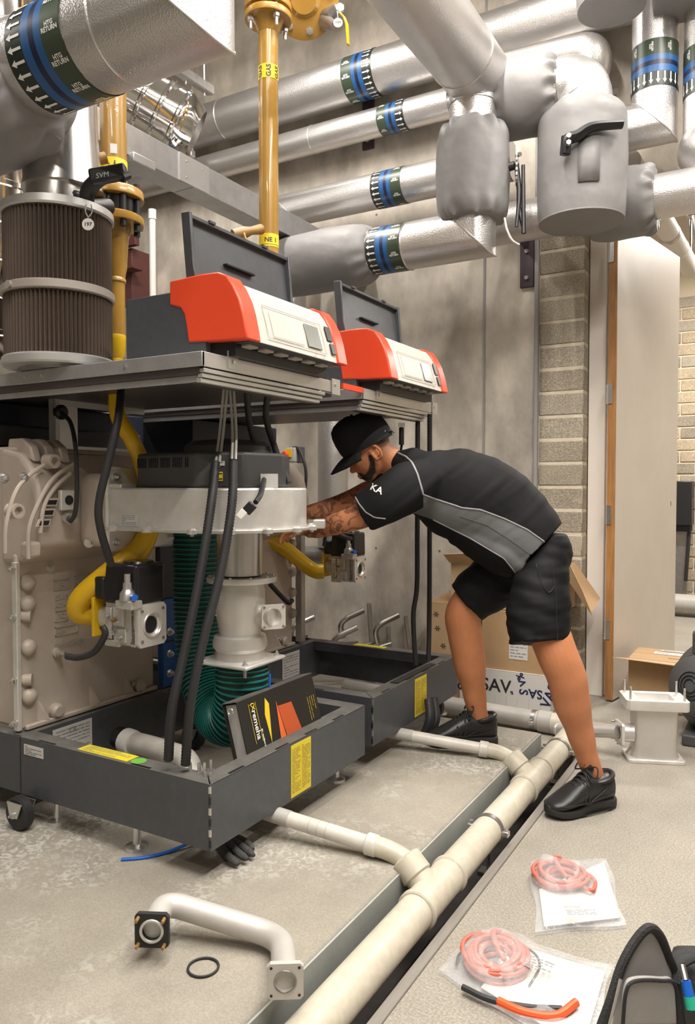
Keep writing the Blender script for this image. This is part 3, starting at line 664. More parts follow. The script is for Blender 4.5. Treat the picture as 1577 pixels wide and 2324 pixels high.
def gas_valve(B,cx,cy,cz,s=1,y_side=1):
    """black actuator over a die-cast body with square flange; cx,cy,cz = near lower corner of the flange face"""
    def b(x0,x1,y0,y1,z0,z1,nm,m,par,bev=.004): return G().bx(cx+x0*s,cx+x1*s,cy+y0*s,cy+y1*s,cz+z0*s,cz+z1*s).obj(nm,m,par,bev=bev*s)
    Bd=b(-.17,-.01,0.01,.12,0,.15,'gas_valve','cast_alu',B)
    # flange with bore: ring built from a square plate with round hole
    g=G(); n=32; y0,z0=.065,.072; outer=[]; 
    for k in range(n):
        a=2*math.pi*(k+.5)/n; c,si=math.cos(a),math.sin(a); q=.068/max(abs(c),abs(si)); outer.append((y0+c*min(q,.095),z0+si*min(q*1.08,.1)))
    inner=[(y0+.034*math.cos(2*math.pi*(k+.5)/n),z0+.04*math.sin(2*math.pi*(k+.5)/n)) for k in range(n)]
    ins2=[(y0+.03*math.cos(2*math.pi*(k+.5)/n),z0+.036*math.sin(2*math.pi*(k+.5)/n)) for k in range(n)]
    def ringp(pts,x): return [V((cx+x*s,cy+p*s,cz+q*s)) for p,q in pts]
    g.rings([ringp(outer,-.012),ringp(outer,0),ringp(inner,0),ringp(ins2,-.006),ringp(ins2,-.011)],False,False)
    Fl=g.obj('flange','cast_plate',Bd,sharp=30)
    G().cyl((cx-.0105*s,cy+y0*s,cz+z0*s),(cx-.009*s,cy+y0*s,cz+z0*s),.03*s,n=24).obj('bore','black',Bd)
    G().ring((cx+.002*s,cy+y0*s,cz+z0*s),(1,0,0),.042*s,.004*s,28,6).obj('seal_ring','cast_alu',Bd)
    for yy in (.015,.115):
        for zz in (.02,.125): G().cyl((cx,cy+yy*s,cz+zz*s),(cx+.004*s,cy+yy*s,cz+zz*s),.006*s,n=8).obj('screw_hole','steel_dark',Bd)
    # body relief on the near side
    for (x0,x1,z0_,z1_,d) in ((-.16,-.13,.02,.13,.012),(-.12,-.07,.07,.135,.014),(-.125,-.065,.01,.06,.008),(-.045,-.02,.0,.14,.006),(-.16,-.09,-.005,.018,.015)): G().bx(cx+x0*s,cx+x1*s,cy+(.01-d)*s,cy+.012*s,cz+z0_*s,cz+z1_*s).obj('casting_rib','cast_alu',Bd,bev=.003*s)
    for (x,z) in ((-.11,.09),(-.095,.08),(-.12,.045),(-.08,.03),(-.14,.1),(-.14,.04)): G().cyl((cx+x*s,cy-.004*s,cz+z*s),(cx+x*s,cy-.02*s,cz+z*s),.009*s,.006*s,n=10).obj('test_nipple','zinc' if x!=-.11 else 'ochre_old',Bd)
    g=G(); printlines(g,(cx-.032*s,cy+.003*s,cz+.07*s),(0,0,1),(1,0,0),.12*s,.02*s,4,2); g.obj('label_print','ink',Bd,flat=True,kind='stuff')
    # inlet flange with yellow gasket
    g=G(); g.cyl((cx-.215*s,cy+.055*s,cz+.085*s),(cx-.165*s,cy+.06*s,cz+.085*s),.045*s,n=24); g.obj('inlet_neck','cast_alu',Bd); G().bx(cx-.226*s,cx-.213*s,cy-.005*s,cy+.12*s,cz+.02*s,cz+.16*s).obj('inlet_flange','yellow',Bd,bev=.003)
    # actuator housing: tapered black cover
    A=G(); A.prism([(cx-.17*s,cy-.005*s,cz+.145*s),(cx-.005*s,cy-.005*s,cz+.145*s),(cx-.01*s,cy-.0*s,cz+.285*s),(cx-.16*s,cy-.0*s,cz+.285*s)],(0,.14*s,0)); A=A.obj('actuator_cover','black_gloss',B,bev=.012*s,seg=3)
    G().cyl((cx-.07*s,cy+.07*s,cz+.283*s),(cx-.07*s,cy+.07*s,cz+.292*s),.055*s,.05*s,n=28).obj('cap_disc','black_gloss',A)
    G().bx(cx-.215*s,cx-.165*s,cy-.002*s,cy+.05*s,cz+.155*s,cz+.235*s).obj('cable_plug','black',A,bev=.01*s)
    # pressure regulator on the corner
    rx,ry,rz=cx-.03*s,cy-.015*s,cz+.135*s
    R=G().bx(rx-.045*s,rx+.035*s,ry-.02*s,ry+.03*s,rz-.0*s,rz+.03*s).obj('regulator','cast_alu',B,bev=.004*s)
    G().lathe([(0,.028*s),(.025*s,.026*s),(.035*s,.018*s),(.04*s,.016*s),(.06*s,.015*s),(.06*s,.011*s),(.09*s,.011*s)],(rx-.005*s,ry,rz+.03*s),(0,0,1),20).obj('adjuster','zinc',R)
    G().cyl((rx+.02*s,ry-.005*s,rz+.042*s),(rx+.05*s,ry-.02*s,rz+.046*s),.009*s,.011*s,n=14).obj('blue_port','blue_tube',R)
    return Bd
# ================================ front boiler
B1=thing('boiler','nearest boiler with silver fan, teal air hose and red control box','boiler',(-2.43,2.29,.12))
fp,sp,nr,fr,bp=frame(B1,-1.53,1.795,2.785)
yellow_sheet(fp,(-1.53,2.30,.325),(0,1,0),(0,0,1),.13,.19,3)
a=V((-2.017,1.824,0.433)); plate_label(nr,'yellow_label',(a.x,1.832,.4325),(1,0,0),(0,1,0),.24,.055,'yellow_label',5,9,'ink_grey',.3)
a=V((-1.866,1.829,0.433)); g=G(); g.lathe([(0,.026),(.001,.026)],(a.x,a.y,.4325),(0,0,1),24); g.obj('green_sticker','teal',nr); 
g=MAT['teal'].copy(); g.name='green_sticker'; MAT['green_sticker']=g; g.node_tree.nodes['Principled BSDF'].inputs['Base Color'].default_value=(.18,.55,.08,1)
bpy.data.objects['green_sticker'].data.materials[0]=g
plate_label(sp,'white_label',(-2.355,1.7945,.39),(1,0,0),(0,0,1),.105,.038,'paper',5,4,'ink_grey',.5)
plate_label(bp,'name_plate',(-2.4285,2.03,.36),(0,1,0),(0,0,1),.19,.11,'paper',7,6,'ink_grey',.3,head='CE',hs=.028)
for y in (2.0,2.03): G().cyl((-1.6,y-.15,.425),(-1.6,y-.15,.47),.005,n=8).obj('stud','zinc',nr)
for (x,y) in ((-1.66,1.85),(-1.63,1.86),(-1.585,1.84),(-1.6,1.865),(-1.58,1.87),(-1.57,1.845)): G().cyl((x,y,.43),(x,y,.458 if x<-1.6 else .446),.006,n=8).obj('stud','zinc',nr)
def foot(B,x,y):
    f=G(); f.lathe([(0,.04),(.012,.038),(.018,.014),(.1,.012)],(x,y,.12),(0,0,1),18); f.obj('levelling_foot','zinc',B)
def caster(B,x,y):
    c=G().lathe([(-.02,.03),(-.02,.052),(-.014,.06),(.014,.06),(.02,.052),(.02,.03)],(x,y,.181),(0,1,0),28).obj('caster_wheel','rubber',B)
    g=G(); 
    for s in (-.028,.028): g.prism([(x-.02,y+s,.17),(x+.02,y+s,.17),(x+.045,y+s,.225),(x-.035,y+s,.225)],(0,.004,0))
    g.obj('fork','zinc',c); bolt(c,(x,y-.028,.181),(0,-1,0),.01,.006)
foot(B1,-2.3,1.85); foot(B1,-1.62,2.7); foot(B1,-1.9,1.85); caster(B1,-2.37,1.745); caster(B1,-2.4,2.7)
H=exchanger(B1,1.82); sensor_lead(B1,H,1.82)
# hood details on the near boiler
XH=-2.345
def hood_boss(c,r=.026): 
    c=V(c); g=G(); g.lathe([(-.03,r*1.15),(.012,r),(.012,r*.62),(-.005,r*.58)],c,(1,0,0),22); g.obj('threaded_boss','taupe',H)
hood_boss((-2.330,1.720,1.264)); hood_boss((-2.360,1.898,1.443)); hood_boss((-2.360,1.802,1.121),.022)
c=V((-2.370,1.806,1.121)); G().box(c,(.05,.06,.06)).obj('square_pad','taupe',H,bev=.012)
for q in ((-2.350,1.762,1.381),(-2.350,1.685,1.379)): bolt(H,q,(1,0,0),.014,.012)
for y in (1.865,1.93,1.995): G().prism([(-2.55,y-.02,1.49),(-2.40,y-.02,1.44),(-2.42,y-.02,1.5),(-2.47,y-.015,1.53),(-2.55,y-.015,1.53)],(0,.04,0)).obj('top_lug','taupe',H,bev=.008)
for pts in ([(-2.340,1.773,1.093),(-2.335,1.773,1.200),(-2.335,1.815,1.293),(-2.345,1.889,1.381),(-2.370,2.011,1.440)],[(-2.340,1.680,1.120),(-2.335,1.682,1.219),(-2.335,1.720,1.329),(-2.345,1.783,1.388),(-2.360,1.859,1.429)],[(-2.335,1.820,1.182),(-2.335,1.837,1.277),(-2.340,1.892,1.348),(-2.350,1.969,1.398)]):
    G().tube(cat(pts,6),.008,8).obj('arc_rib','taupe',H)
for k,(q) in enumerate(((-2.337,1.867,1.292),(-2.337,1.851,1.255),(-2.337,1.832,1.218))):
    q=V(q); e=.034; G().prism([q+V((0,-e,-.014)),q+V((0,e*.7,-.014)),q+V((0,e,.014)),q+V((0,-e*.6,.014))],(.007,0,0)).obj('louvre_frame','taupe',H,bev=.002); G().prism([q+V((.0075,-e*.65,-.008)),q+V((.0075,e*.5,-.008)),q+V((.0075,e*.7,.008)),q+V((.0075,-e*.4,.008))],(.001,0,0)).obj('louvre_slot','black',H)
c=V((-2.335,1.939,1.299)); G().box(c,(.02,.07,.075)).obj('square_flange','cast_plate',H,bev=.004); G().cyl(c+V((.0,0,0)),c+V((.013,0,0)),.018,n=20).obj('oval_port','black',H)
g=G(); c=V((-2.330,1.939,1.238)); g.cyl(c-V((.02,0,0)),c+V((.02,-.005,-.01)),.02,n=14); g.hexb(c+V((.02,0,-.01)),(1,0,-.3),.012,.02); g.obj('probe','zinc',H)
G().tube(cat([(-2.300,1.920,1.218),(-2.280,1.928,1.251),(-2.270,1.929,1.340),(-2.300,1.952,1.488),(-2.400,2.014,1.594),(-2.500,2.055,1.640)],7),.0085,10).obj('probe_cable','rubber',B1)
G().lathe([(0,.03),(.02,.03),(.03,.02)],(-2.550,2.083,1.648),(1,0,0),18).obj('cable_gland','black',B1)
# dark rear casing and bare metal plate under the tray
rc=G().bx(-3.4,-2.75,1.83,2.75,1.52,1.69).obj('rear_casing','navy_dark',B1,bev=.006)
G().bx(-3.3,-2.72,1.9,2.7,1.515,1.6).obj('manifold_cover','grey_plastic',rc,bev=.01)
a=V((-2.560,2.058,1.701)); b_=V((-2.560,2.164,1.476)); G().bx(-2.58,-2.56,a.y,b_.y+.02,1.5,1.7).obj('metal_plate','galv_light',rc); G().bx(-2.56,-2.54,a.y,a.y+.02,1.47,1.7).obj('angle_post','galv',rc)
a=V((-2.540,2.064,1.481)); b_=V((-2.540,2.548,1.498)); G().bx(-2.56,-2.54,a.y,b_.y,1.495,1.515).obj('plate_rail','galv_light',rc); G().bx(-2.56,-2.545,a.y,b_.y,1.675,1.7).obj('plate_rail','galv_light',rc)
bolt(rc,(-2.540,2.075,1.490),(1,0,0),.009)
# rounded outlet duct and flange plate of the fan
Dt=G().bx(-2.36,-2.215,2.0,2.28,1.12,1.4).obj('fan_duct','taupe',B1,bev=.04,seg=4)
FPl=G().bx(-2.215,-2.195,2.005,2.36,1.105,1.425).obj('flange_plate','cast_plate',Dt,bev=.012,seg=3)
for (y,z) in ((2.045,1.385),(2.045,1.14),(2.33,1.14)): bolt(Dt,(-2.195,y,z),(1,0,0),.011,.012)
bolt(Dt,(-2.300,2.009,1.136),(.5,-.8,0),.014,.014)
# fan volute
def volute(R,z0,z1,y_near,xl=-2.195,c=(-1.85,2.3)):
    pts=[(xl,y_near)]
    for k in range(37):
        a=-math.pi/2+math.pi*1.15*k/36; pts.append((c[0]+R*math.cos(a),c[1]+R*math.sin(a)))
    pts.append((xl,2.34))
    return [(x,y,z0) for x,y in pts],(0,0,z1-z0)
p_,v_=volute(.29,1.195,1.345,2.01)
Fn=G().prism(p_,v_).obj('fan_volute','cast_plate',B1,bev=.008,seg=3)
p_,v_=volute(.312,1.187,1.2,1.99); G().prism(p_,v_).obj('volute_flange','cast_alu',Fn,bev=.003)
for k in range(7):
    a=-math.pi/2+.25+k*.42; x,y=-1.85+.318*math.cos(a),2.3+.318*math.sin(a); G().lathe([(0,.018),(.014,.018),(.02,.012)],(x,y,1.186),(0,0,1),14).obj('flange_lug','cast_alu',Fn); G().hexb((x,y,1.186),(0,0,-1),.007,.008).obj('screw','zinc',Fn)
for x in (-2.15,-1.98): G().lathe([(0,.02),(.014,.02),(.022,.01)],(x,1.99,1.186),(0,0,1),14).obj('flange_lug','cast_alu',Fn)
c=V((-1.575,2.500,1.212)); G().box((c.x,c.y,1.205),(.045,.06,.035),Matrix.Rotation(.5,3,'Z')).obj('end_lug','cast_alu',Fn,bev=.005)
plate_label(Fn,'rating_label',(-2.085,2.0085,1.228),(1,0,0),(0,0,1),.085,.042,'paper',6,11,'ink_grey',.35)
G().bx(-2.2,-2.14,2.02,2.1,1.34,1.36).obj('corner_rib','cast_plate',Fn,bev=.005)
# electronics cover and motor on top
Mo=G(); Mo.prism([(-2.10,2.06,1.346),(-1.78,2.02,1.346),(-1.64,2.12,1.346),(-1.6,2.3,1.346),(-1.7,2.48,1.346),(-2.0,2.48,1.346),(-2.12,2.3,1.346)],(0,0,.125)); Mo=Mo.obj('motor_cover','grey_plastic',Fn,bev=.012,seg=3)
G().lathe([(0,.17),(.03,.165),(.05,.14),(.06,.05)],(-1.86,2.3,1.47),(0,0,1),36).obj('motor_cap','grey_plastic',Fn)
d=V((-1.78+2.10,2.02-2.06,0)).normalized(); nrm=V((d.y,-d.x,0))
g=G()
for k in range(26):
    if k%6!=5:
        c=V((-2.09,2.0585,1.435))+d*(.011*k)+nrm*.0012; g.box(c,(.0035,.003,.035))
g.obj('vent_slot','black',Mo,kind='stuff')
plate_label(Mo,'warning_label',V((-1.71,2.066,1.385)),(.81,.58,0),(0,0,1),.022,.032,'yellow_label',3,2,'ink')
plate_label(Mo,'data_label',V((-1.71,2.066,1.43)),(.81,.58,0),(0,0,1),.036,.016,'paper',2,2,'ink')
# inlet venturi below the fan
Vn=G().lathe([(0,.088),(.17,.086)],(-1.8,2.29,1.187),(0,0,-1),40).obj('inlet_tube','steel',B1)
G().lathe([(0,.13),(.012,.132),(.02,.13),(.02,.09)],(-1.795,2.295,1.01),(0,0,-1),40).obj('clamp_flange','cast_alu',Vn)
for k in range(10): a=k*.628; G().hexb((-1.795+.12*math.cos(a),2.295+.12*math.sin(a),1.01),(0,0,1),.005,.006).obj('screw','zinc',Vn)
Lc=G().lathe([(0,.088),(.03,.095),(.1,.096),(.17,.082),(.2,.078),(.205,.098),(.225,.103),(.245,.103),(.26,.092),(.29,.096)],(-1.8,2.29,.99),(0,0,-1),40).obj('mixer_casting','cast_alu',B1)
G().bx(-1.925,-1.675,2.165,2.415,.685,.7).obj('base_plate','cast_plate',Lc,bev=.006)
for (x,y) in ((-1.9,2.19),(-1.7,2.19),(-1.7,2.39)): bolt(Lc,(x,y,.7),(0,0,1),.009,.006)
G().cyl((-1.7,2.19,.685),(-1.7,2.19,.655),.007,n=8).obj('bolt_end','steel_dark',Lc)
g=G(); c=V((-1.885,2.290,0.710)); g.cyl(c+V((.02,.03,.015)),c+V((-.01,-.035,.0)),.012,.009,n=12); g.obj('brass_nipple','ochre_old',Lc)
# side port
pd=V((.80,-.60,0)); pc=V((-1.8,2.29,.865)); pt=V((.6,.8,0)); c0=pc+V((.085,.06,0))
G().cyl(pc+V((.03,.02,0)),c0+pd*.075,.045,.036,n=28).obj('side_port','cast_alu',Lc)
fc=c0+pd*.08
g=G(); n=32
def sq(R,rr): return [fc+pt*(math.cos(2*math.pi*(k+.5)/n)*R/max(abs(math.cos(2*math.pi*(k+.5)/n)),abs(math.sin(2*math.pi*(k+.5)/n))) if rr else R*math.cos(2*math.pi*(k+.5)/n))+V((0,0,1))*(math.sin(2*math.pi*(k+.5)/n)*R/max(abs(math.cos(2*math.pi*(k+.5)/n)),abs(math.sin(2*math.pi*(k+.5)/n))) if rr else R*math.sin(2*math.pi*(k+.5)/n)) for k in range(n)]
def off(r_,d_): return [p+pd*d_ for p in r_]
g.rings([off(sq(.046,1),-.012),sq(.046,1),sq(.031,0),off(sq(.029,0),-.02)],False,True); g.obj('port_flange','cast_plate',Lc,sharp=30)
for s in (-1,1):
    for z in (-1,1): G().cyl(fc+pt*.037*s+V((0,0,.037*z)),fc+pt*.037*s+V((0,0,.037*z))+pd*.003,.005,n=8).obj('screw_hole','steel_dark',Lc)
G().tube([pc+V((-.06,-.07,0)),c0+pd*.05+V((0,-.0,0))],[.004,.014],10).obj('cast_spur','cast_alu',Lc)
# teal air hose with wire helix
def hose(B,path,R,name='air_hose',pitch=.02):
    pts=resample(cat(path,10),pitch/2); rr=[R if i%2==0 else R*.93 for i in range(len(pts))]
    Hh=G().tube(pts,rr,28).obj(name,'teal_dark',B,sharp=80)
    g=G()
    for i in range(0,len(pts)-1,2):
        d=(pts[min(i+1,len(pts)-1)]-pts[max(i-1,0)]).normalized(); g.ring(pts[i],d,R,pitch*.23,28,6)
    g.obj('hose_rib','teal',Hh,kind='stuff')
hose(B1,[(-1.79,2.29,.684),(-1.795,2.29,.56),(-1.85,2.315,.455),(-1.97,2.375,.43),(-2.1,2.44,.53),(-2.165,2.475,.72),(-2.18,2.48,1.0),(-2.18,2.48,1.3)],.1)
# blue manifold block beside the casting
MB_=G().bx(-2.47,-2.43,2.54,2.76,.44,.84).obj('blue_manifold','blue_metal',B1,bev=.006)
for z in (.5,.59,.69): bolt(MB_,(-2.43,2.575,z),(1,0,0),.014,.014)
G().bx(-2.429,-2.424,2.55,2.75,.645,.65).obj('joint_line','black',MB_); G().lathe([(0,.04),(.03,.04),(.06,.03)],(-2.43,2.68,.6),(1,0,0),18).obj('flow_boss','blue_metal',MB_)
G().bx(-2.47,-2.44,2.53,2.78,.84,1.5).obj('dark_post','navy_dark',B1,bev=.004)
# gas train of the near boiler
gp=cat([(-2.24,2.098,1.74),(-2.22,2.085,1.62),(-2.167,2.105,1.524),(-2.163,2.150,1.438),(-2.155,2.194,1.271),(-2.168,2.158,1.126),(-2.214,2.059,1.038),(-2.316,1.995,0.935),(-2.346,1.999,0.871),(-2.31,2.045,.856),(-2.262,2.045,.856)],7)
G().tube(gp,[.03+.013*min(1,max(0,(i-18)/20)) for i in range(len(gp))],20).obj('gas_supply_bend','yellow',B1)
gas_valve(B1,-2.02,1.985,.765,1.06)
G().tube(cat([(-2.098,1.887,0.857),(-2.089,1.891,0.826),(-2.135,1.885,0.762),(-2.198,1.871,0.736),(-2.269,1.876,0.730)],7),.012,10).obj('sensor_hose','rubber',B1)
G().tube(cat([(-2.058,1.949,1.700),(-1.985,1.865,1.581),(-1.997,1.829,1.430),(-2.021,1.810,1.296),(-2.031,1.824,1.206),(-2.059,1.895,1.074)],8),.014,12).obj('valve_cable','rubber',B1)
# conduits from tray to frame: pale leads, then black corrugated sleeve
def corr(B,name,path,r,pitch=.012,m='rubber'):
    pts=resample(cat(path,10),pitch/2); G().tube(pts,[r if i%2==0 else r*.86 for i in range(len(pts))],12).obj(name,m,B,sharp=80)
for a_,b_ in (([(-1.737,2.135,1.700),(-1.744,2.119,1.543),(-1.704,2.045,1.417)],[(-1.708,2.043,1.432),(-1.674,1.976,1.282),(-1.667,1.914,1.067),(-1.674,1.842,0.818),(-1.685,1.795,0.643),(-1.713,1.807,0.471)]),([(-1.718,2.146,1.700),(-1.692,2.126,1.542),(-1.642,2.058,1.431)],[(-1.642,2.058,1.439),(-1.614,2.011,1.282),(-1.610,1.947,1.067),(-1.621,1.875,0.860),(-1.634,1.825,0.657),(-1.665,1.834,0.457)])):
    for s in (-.006,.006): G().tube([V(p)+V((s,s*.4,0)) for p in cat(a_,6)],.005,8).obj('pale_lead','pvc_grey',B1)
    corr(B1,'corrugated_conduit',b_,.0165,.011)
corr(B1,'corrugated_conduit',[(-1.672,2.172,1.700),(-1.720,2.250,1.583),(-1.715,2.306,1.455),(-1.700,2.324,1.398)],.013,.011)
corr(B1,'corrugated_conduit',[(-1.666,2.291,1.700),(-1.697,2.322,1.604),(-1.683,2.361,1.490),(-1.626,2.365,1.360)],.013,.011)
# instruction tag and loose plug
a=V((-1.595,2.199,1.369)); G().box(a,(.062,.002,.052),Matrix.Rotation(.5,3,'Z')).obj('instruction_tag','paper',B1); 
G().tube(cat([(-1.622,2.207,1.380),(-1.530,2.061,1.326),(-1.514,2.011,1.298)],6),.009,10).obj('plug_lead','rubber',B1)
q=Matrix.Rotation(.5,3,'Z')@Matrix.Rotation(.75,3,'Y'); pc=V((-1.531,2.001,1.279)); g=G().box(pc,(.032,.02,.036),q).obj('loose_plug','black',B1,bev=.003)
G().box(V((-1.552,1.988,1.260)),(.024,.018,.034),q).obj('plug_pins','print_white',g,bev=.003)
# white waste trap inside the frame
Tp=G().tube(fillet([(-2.343,2.200,0.318),(-2.142,2.170,0.331),(-1.916,2.120,0.341),(-1.866,2.100,0.286)],.06,8),.042,24).obj('condensate_trap','pvc',B1)
c=V((-2.307,2.190,0.324)); d_=V((.95,-.1,-.1)).normalized(); G().lathe([(0,.05),(.03,.052),(.055,.05)],c,d_,20).obj('trap_nut','white',Tp); G().lathe([(-.045,.044),(-.002,.046)],c,d_,20).obj('black_nut','black',Tp)
G().tube([(-1.670,2.301,0.649),(-1.670,2.297,0.550)],.005,8).obj('blue_tube','blue_tube',B1)
T1=tray(B1,1.77,.805); control_box(B1,1.862)
# ================================ second boiler
B2=thing('boiler','farther boiler with its fan removed, the man leaning over it','boiler',(-2.43,3.38,.12))
fp,sp,nr,fr,bp=frame(B2,-1.55,2.891,3.865)
yellow_sheet(fp,(-1.55,3.39,.325),(0,1,0),(0,0,1),.135,.185,13)
G().bx(-1.6,-1.562,3.16,3.6,.43,.4365).obj('long_slot','black',fr)
a=V((-2.073,3.891,0.433)); plate_label([o for o in COL.objects if o.parent==B2 and o.name.startswith('top_rail')][2],'yellow_label',(a.x,3.835,.4325),(1,0,0),(0,1,0),.2,.05,'yellow_label',0)
plate_label(bp,'name_plate',(-2.4285,3.55,.34),(0,1,0),(0,0,1),.17,.14,'paper',8,16,'ink_grey',.3,head='CE',hs=.02)
foot(B2,-1.62,3.79); foot(B2,-1.7,2.95); caster(B2,-1.62,3.7); caster(B2,-2.4,2.97)
H2=exchanger(B2,2.93,False)
G().bx(-3.4,-2.6,2.93,3.66,1.42,1.69).obj('rear_casing','navy_dark',B2,bev=.006)
G().bx(-2.47,-2.43,3.66,3.7,.45,1.3).obj('edge_flange','galv',B2)
gpx=cat([(-2.520,3.386,1.081),(-2.443,3.486,1.016),(-2.362,3.587,0.913),(-2.308,3.617,0.873),(-2.265,3.642,0.871)],6); G().tube(gpx,.042,18).obj('gas_supply_bend','yellow',B2)
vc=V((-2.111,3.728,0.808)); gas_valve(B2,vc.x,vc.y,vc.z,.98)
G().ring((-2.182,3.697,1.074),(.3,.2,1),.055,.013,24,8).obj('cable_loop','rubber',B2)
G().tube(cat([(-2.257,3.629,1.014),(-2.247,3.637,1.083),(-2.222,3.653,1.113)],5),.01,8).obj('cable','rubber',B2)
corr(B2,'corrugated_conduit',[(-1.565,3.379,1.700),(-1.581,3.412,1.142),(-1.578,3.403,0.860),(-1.591,3.390,0.709),(-1.577,3.389,0.470)],.013,.012); corr(B2,'corrugated_conduit',[(-1.515,3.408,1.700),(-1.541,3.470,1.140),(-1.535,3.457,0.704),(-1.523,3.421,0.492)],.013,.012)
G().tube(cat([(-2.400,3.310,0.829),(-2.360,3.367,0.753),(-2.330,3.386,0.722),(-2.330,3.420,0.732)],6),.013,10).obj('sensor_hose','rubber',B2)
for k,pts in enumerate(([(-1.520,3.415,0.301),(-1.493,3.370,0.226),(-1.515,3.354,0.151),(-1.556,3.330,0.119)],[(-1.516,3.475,0.294),(-1.485,3.432,0.210),(-1.502,3.408,0.144)])): G().tube(cat(pts,6),.021,12).obj('drain_hose','rubber',B2)
T2=tray(B2,2.76,.765); control_box(B2,2.828); G().bx(-1.536,-1.526,2.6,2.76,1.735,1.757).obj('red_trim_strip','red',T2)
# ================================ pleated filters
def filt(x,y,z,label):
    t=thing('air_filter',label,'air filter',(x,y,z)); R=.183; h=.555; n=76
    g=G(); rs=[]
    for zz in (z+.03,z+.26,z+.48,z+h-.02):
        rs.append([V((x+(R if k%2 else R*.9)*math.cos(math.pi*k/n),y+(R if k%2 else R*.9)*math.sin(math.pi*k/n),zz)) for k in range(2*n)])
    g.rings(rs); g.obj('pleated_paper','pleat',t,flat=True)
    G().lathe([(0,.14),(0,R+.003),(.006,R+.009),(.028,R+.009),(.034,R+.003)],(x,y,z),(0,0,1),56).obj('end_ring','galv_light',t)
    G().lathe([(0,R+.003),(.006,R+.009),(.03,R+.008),(.04,R-.03),(.045,.08)],(x,y,z+h-.03),(0,0,1),56).obj('end_ring','galv_light',t)
    G().lathe([(0,R+.004),(.004,R+.009),(.028,R+.009),(.032,R+.004)],(x,y,z+.245),(0,0,1),56).obj('band','panel_line2',t)
    a=-math.pi/2-.05; G().cyl((x+(R)*math.cos(a),y+R*math.sin(a),z+.26),(x+(R+.018)*math.cos(a),y+(R+.018)*math.sin(a),z+.26),.014,n=12).obj('band_stud','panel_line2',t)
    G().cyl((x,y,z-.01),(x,y,z+.01),.13,n=36).obj('neck','steel_dark',t)
    return t
mat('pleat',(.1,.072,.055),.8,0,0,1,.12,8); mat('panel_line2',(.42,.38,.34),.5,.3)
fx,fy,_=(-2.269,1.859,2.079); filt(fx,fy,1.768,'brown pleated cylinder air filter at the left with pale middle band')
filt(-2.45,3.02,1.79,'pleated air filter half hidden behind the open front lid')
t=thing('flue_hood','domed stainless duct standing on the left pleated filter','duct',(fx,fy,2.32))
G().lathe([(0,.112),(.06,.112),(.11,.108)],(fx+.01,fy,2.325),(0,0,1),44).obj('collar','steel',t); G().lathe([(.06,.14),(.1,.135),(.3,.12),(.6,.118)],(fx+.005,fy+.02,2.34),(0,0,1),44).obj('duct','steel',t)
# isolator switch on the wall side of the second boiler
t=thing('isolator_switch','grey isolator box with red and yellow rotary switch','switch',(-2.648,3.900,1.537))
c=V((-2.648,3.900,1.543)); G().box(c,(.07,.06,.09)).obj('box','pvc_grey',t,bev=.006); G().box(c+V((.045,.02,0)),(.02,.06,.1)).obj('mount','anthracite',t,bev=.003); G().box(c+V((-.012,-.034,.01)),(.045,.008,.05)).obj('yellow_plate','yellow',t,bev=.002); G().cyl(c+V((-.025,-.038,0)),c+V((-.03,-.06,0)),.02,n=18).obj('red_knob','red',t)
G().tube(cat([c+V((0,0,.045)),c+V((.06,-.02,.03)),c+V((.11,-.03,-.08)),c+V((.11,-.03,-.2)),c+V((.08,-.03,-.28))],6),.009,8).obj('cable','rubber',t)

# ---------------------------------------------------------------- gas pipes
GX,GY=-2.245,2.1
def gz(y,D=2.93): return 1.35+(1104-y)/1730*D
t=thing('gas_pipe','left ochre gas pipe with black lever valve between flanges','gas pipe',(GX,GY,1.76))
z1=gz(447)
G().cyl((GX,GY,z1),(GX,GY,3.6),.049,n=36).obj('upper_pipe','ochre',t)
G().lathe([(-.035,.108),(-.033,.11),(-.006,.11),(0,.106),(.0,.052)],(GX,GY,z1+.01),(0,0,1),44).obj('flange','ochre',t,bev=.002)
zb=gz(496); G().lathe([(0,.108),(.004,.11),(.026,.11),(.03,.106)],(GX,GY,zb-.035),(0,0,1),44).obj('flange','ochre',t)
vb=G().lathe([(0,.085),(.06,.085)],(GX,GY,zb-.005),(0,0,1),40).obj('valve_body','black_gloss',t)
for k in range(8):
    a=.4+k*math.pi/4; G().cyl((GX+.09*math.cos(a),GY+.09*math.sin(a),zb-.06),(GX+.09*math.cos(a),GY+.09*math.sin(a),z1+.03),.012,n=10).obj('flange_bolt','black',t)
G().lathe([(0,.062),(.02,.06),(.05,.052),(.16,.045),(.2,.038),(.205,.041),(.215,.041),(.22,.037)],(GX,GY,zb-.035),(0,0,-1),40).obj('reducer','ochre',t)
zr=gz(762); G().cyl((GX,GY,zb-.25),(GX,GY,zr),.037,n=32).obj('lower_pipe','ochre',t)
G().lathe([(0,.037),(.01,.039),(.02,.038),(.075,.036),(.09,.026),(.1,.028),(.108,.026),(.2,.026)],(GX,GY,zr),(0,0,-1),32).obj('yellow_joint','yellow',t)
G().cyl((GX-.03,GY-.03,zr-.045),(GX-.045,GY-.045,zr-.045),.01,n=10).obj('test_point','black',t)
tp=G().lathe([(0,.0505),(.05,.0505)],(GX,GY,gz(405)),(0,0,1),36,cap=False).obj('yellow_tape','ptape',t)
def wraptext(par,s,size,c,R,ang,rot=False,name='lettering',m='ink',bold=.0006):
    vs,fs=text_geo(s,size,bold=bold); g=G(); c=V(c); out=[]
    for v in vs:
        x,y=(v.x,v.y) if not rot else (-v.y,v.x)
        a=ang+x/R; out.append(c+V((R*math.cos(a),R*math.sin(a),y)))
    g.add(out,fs); return g.obj(name,m,par,flat=True,kind='stuff')
AC=math.atan2(-GY,-GX)   # direction from the pipe to the walkway side
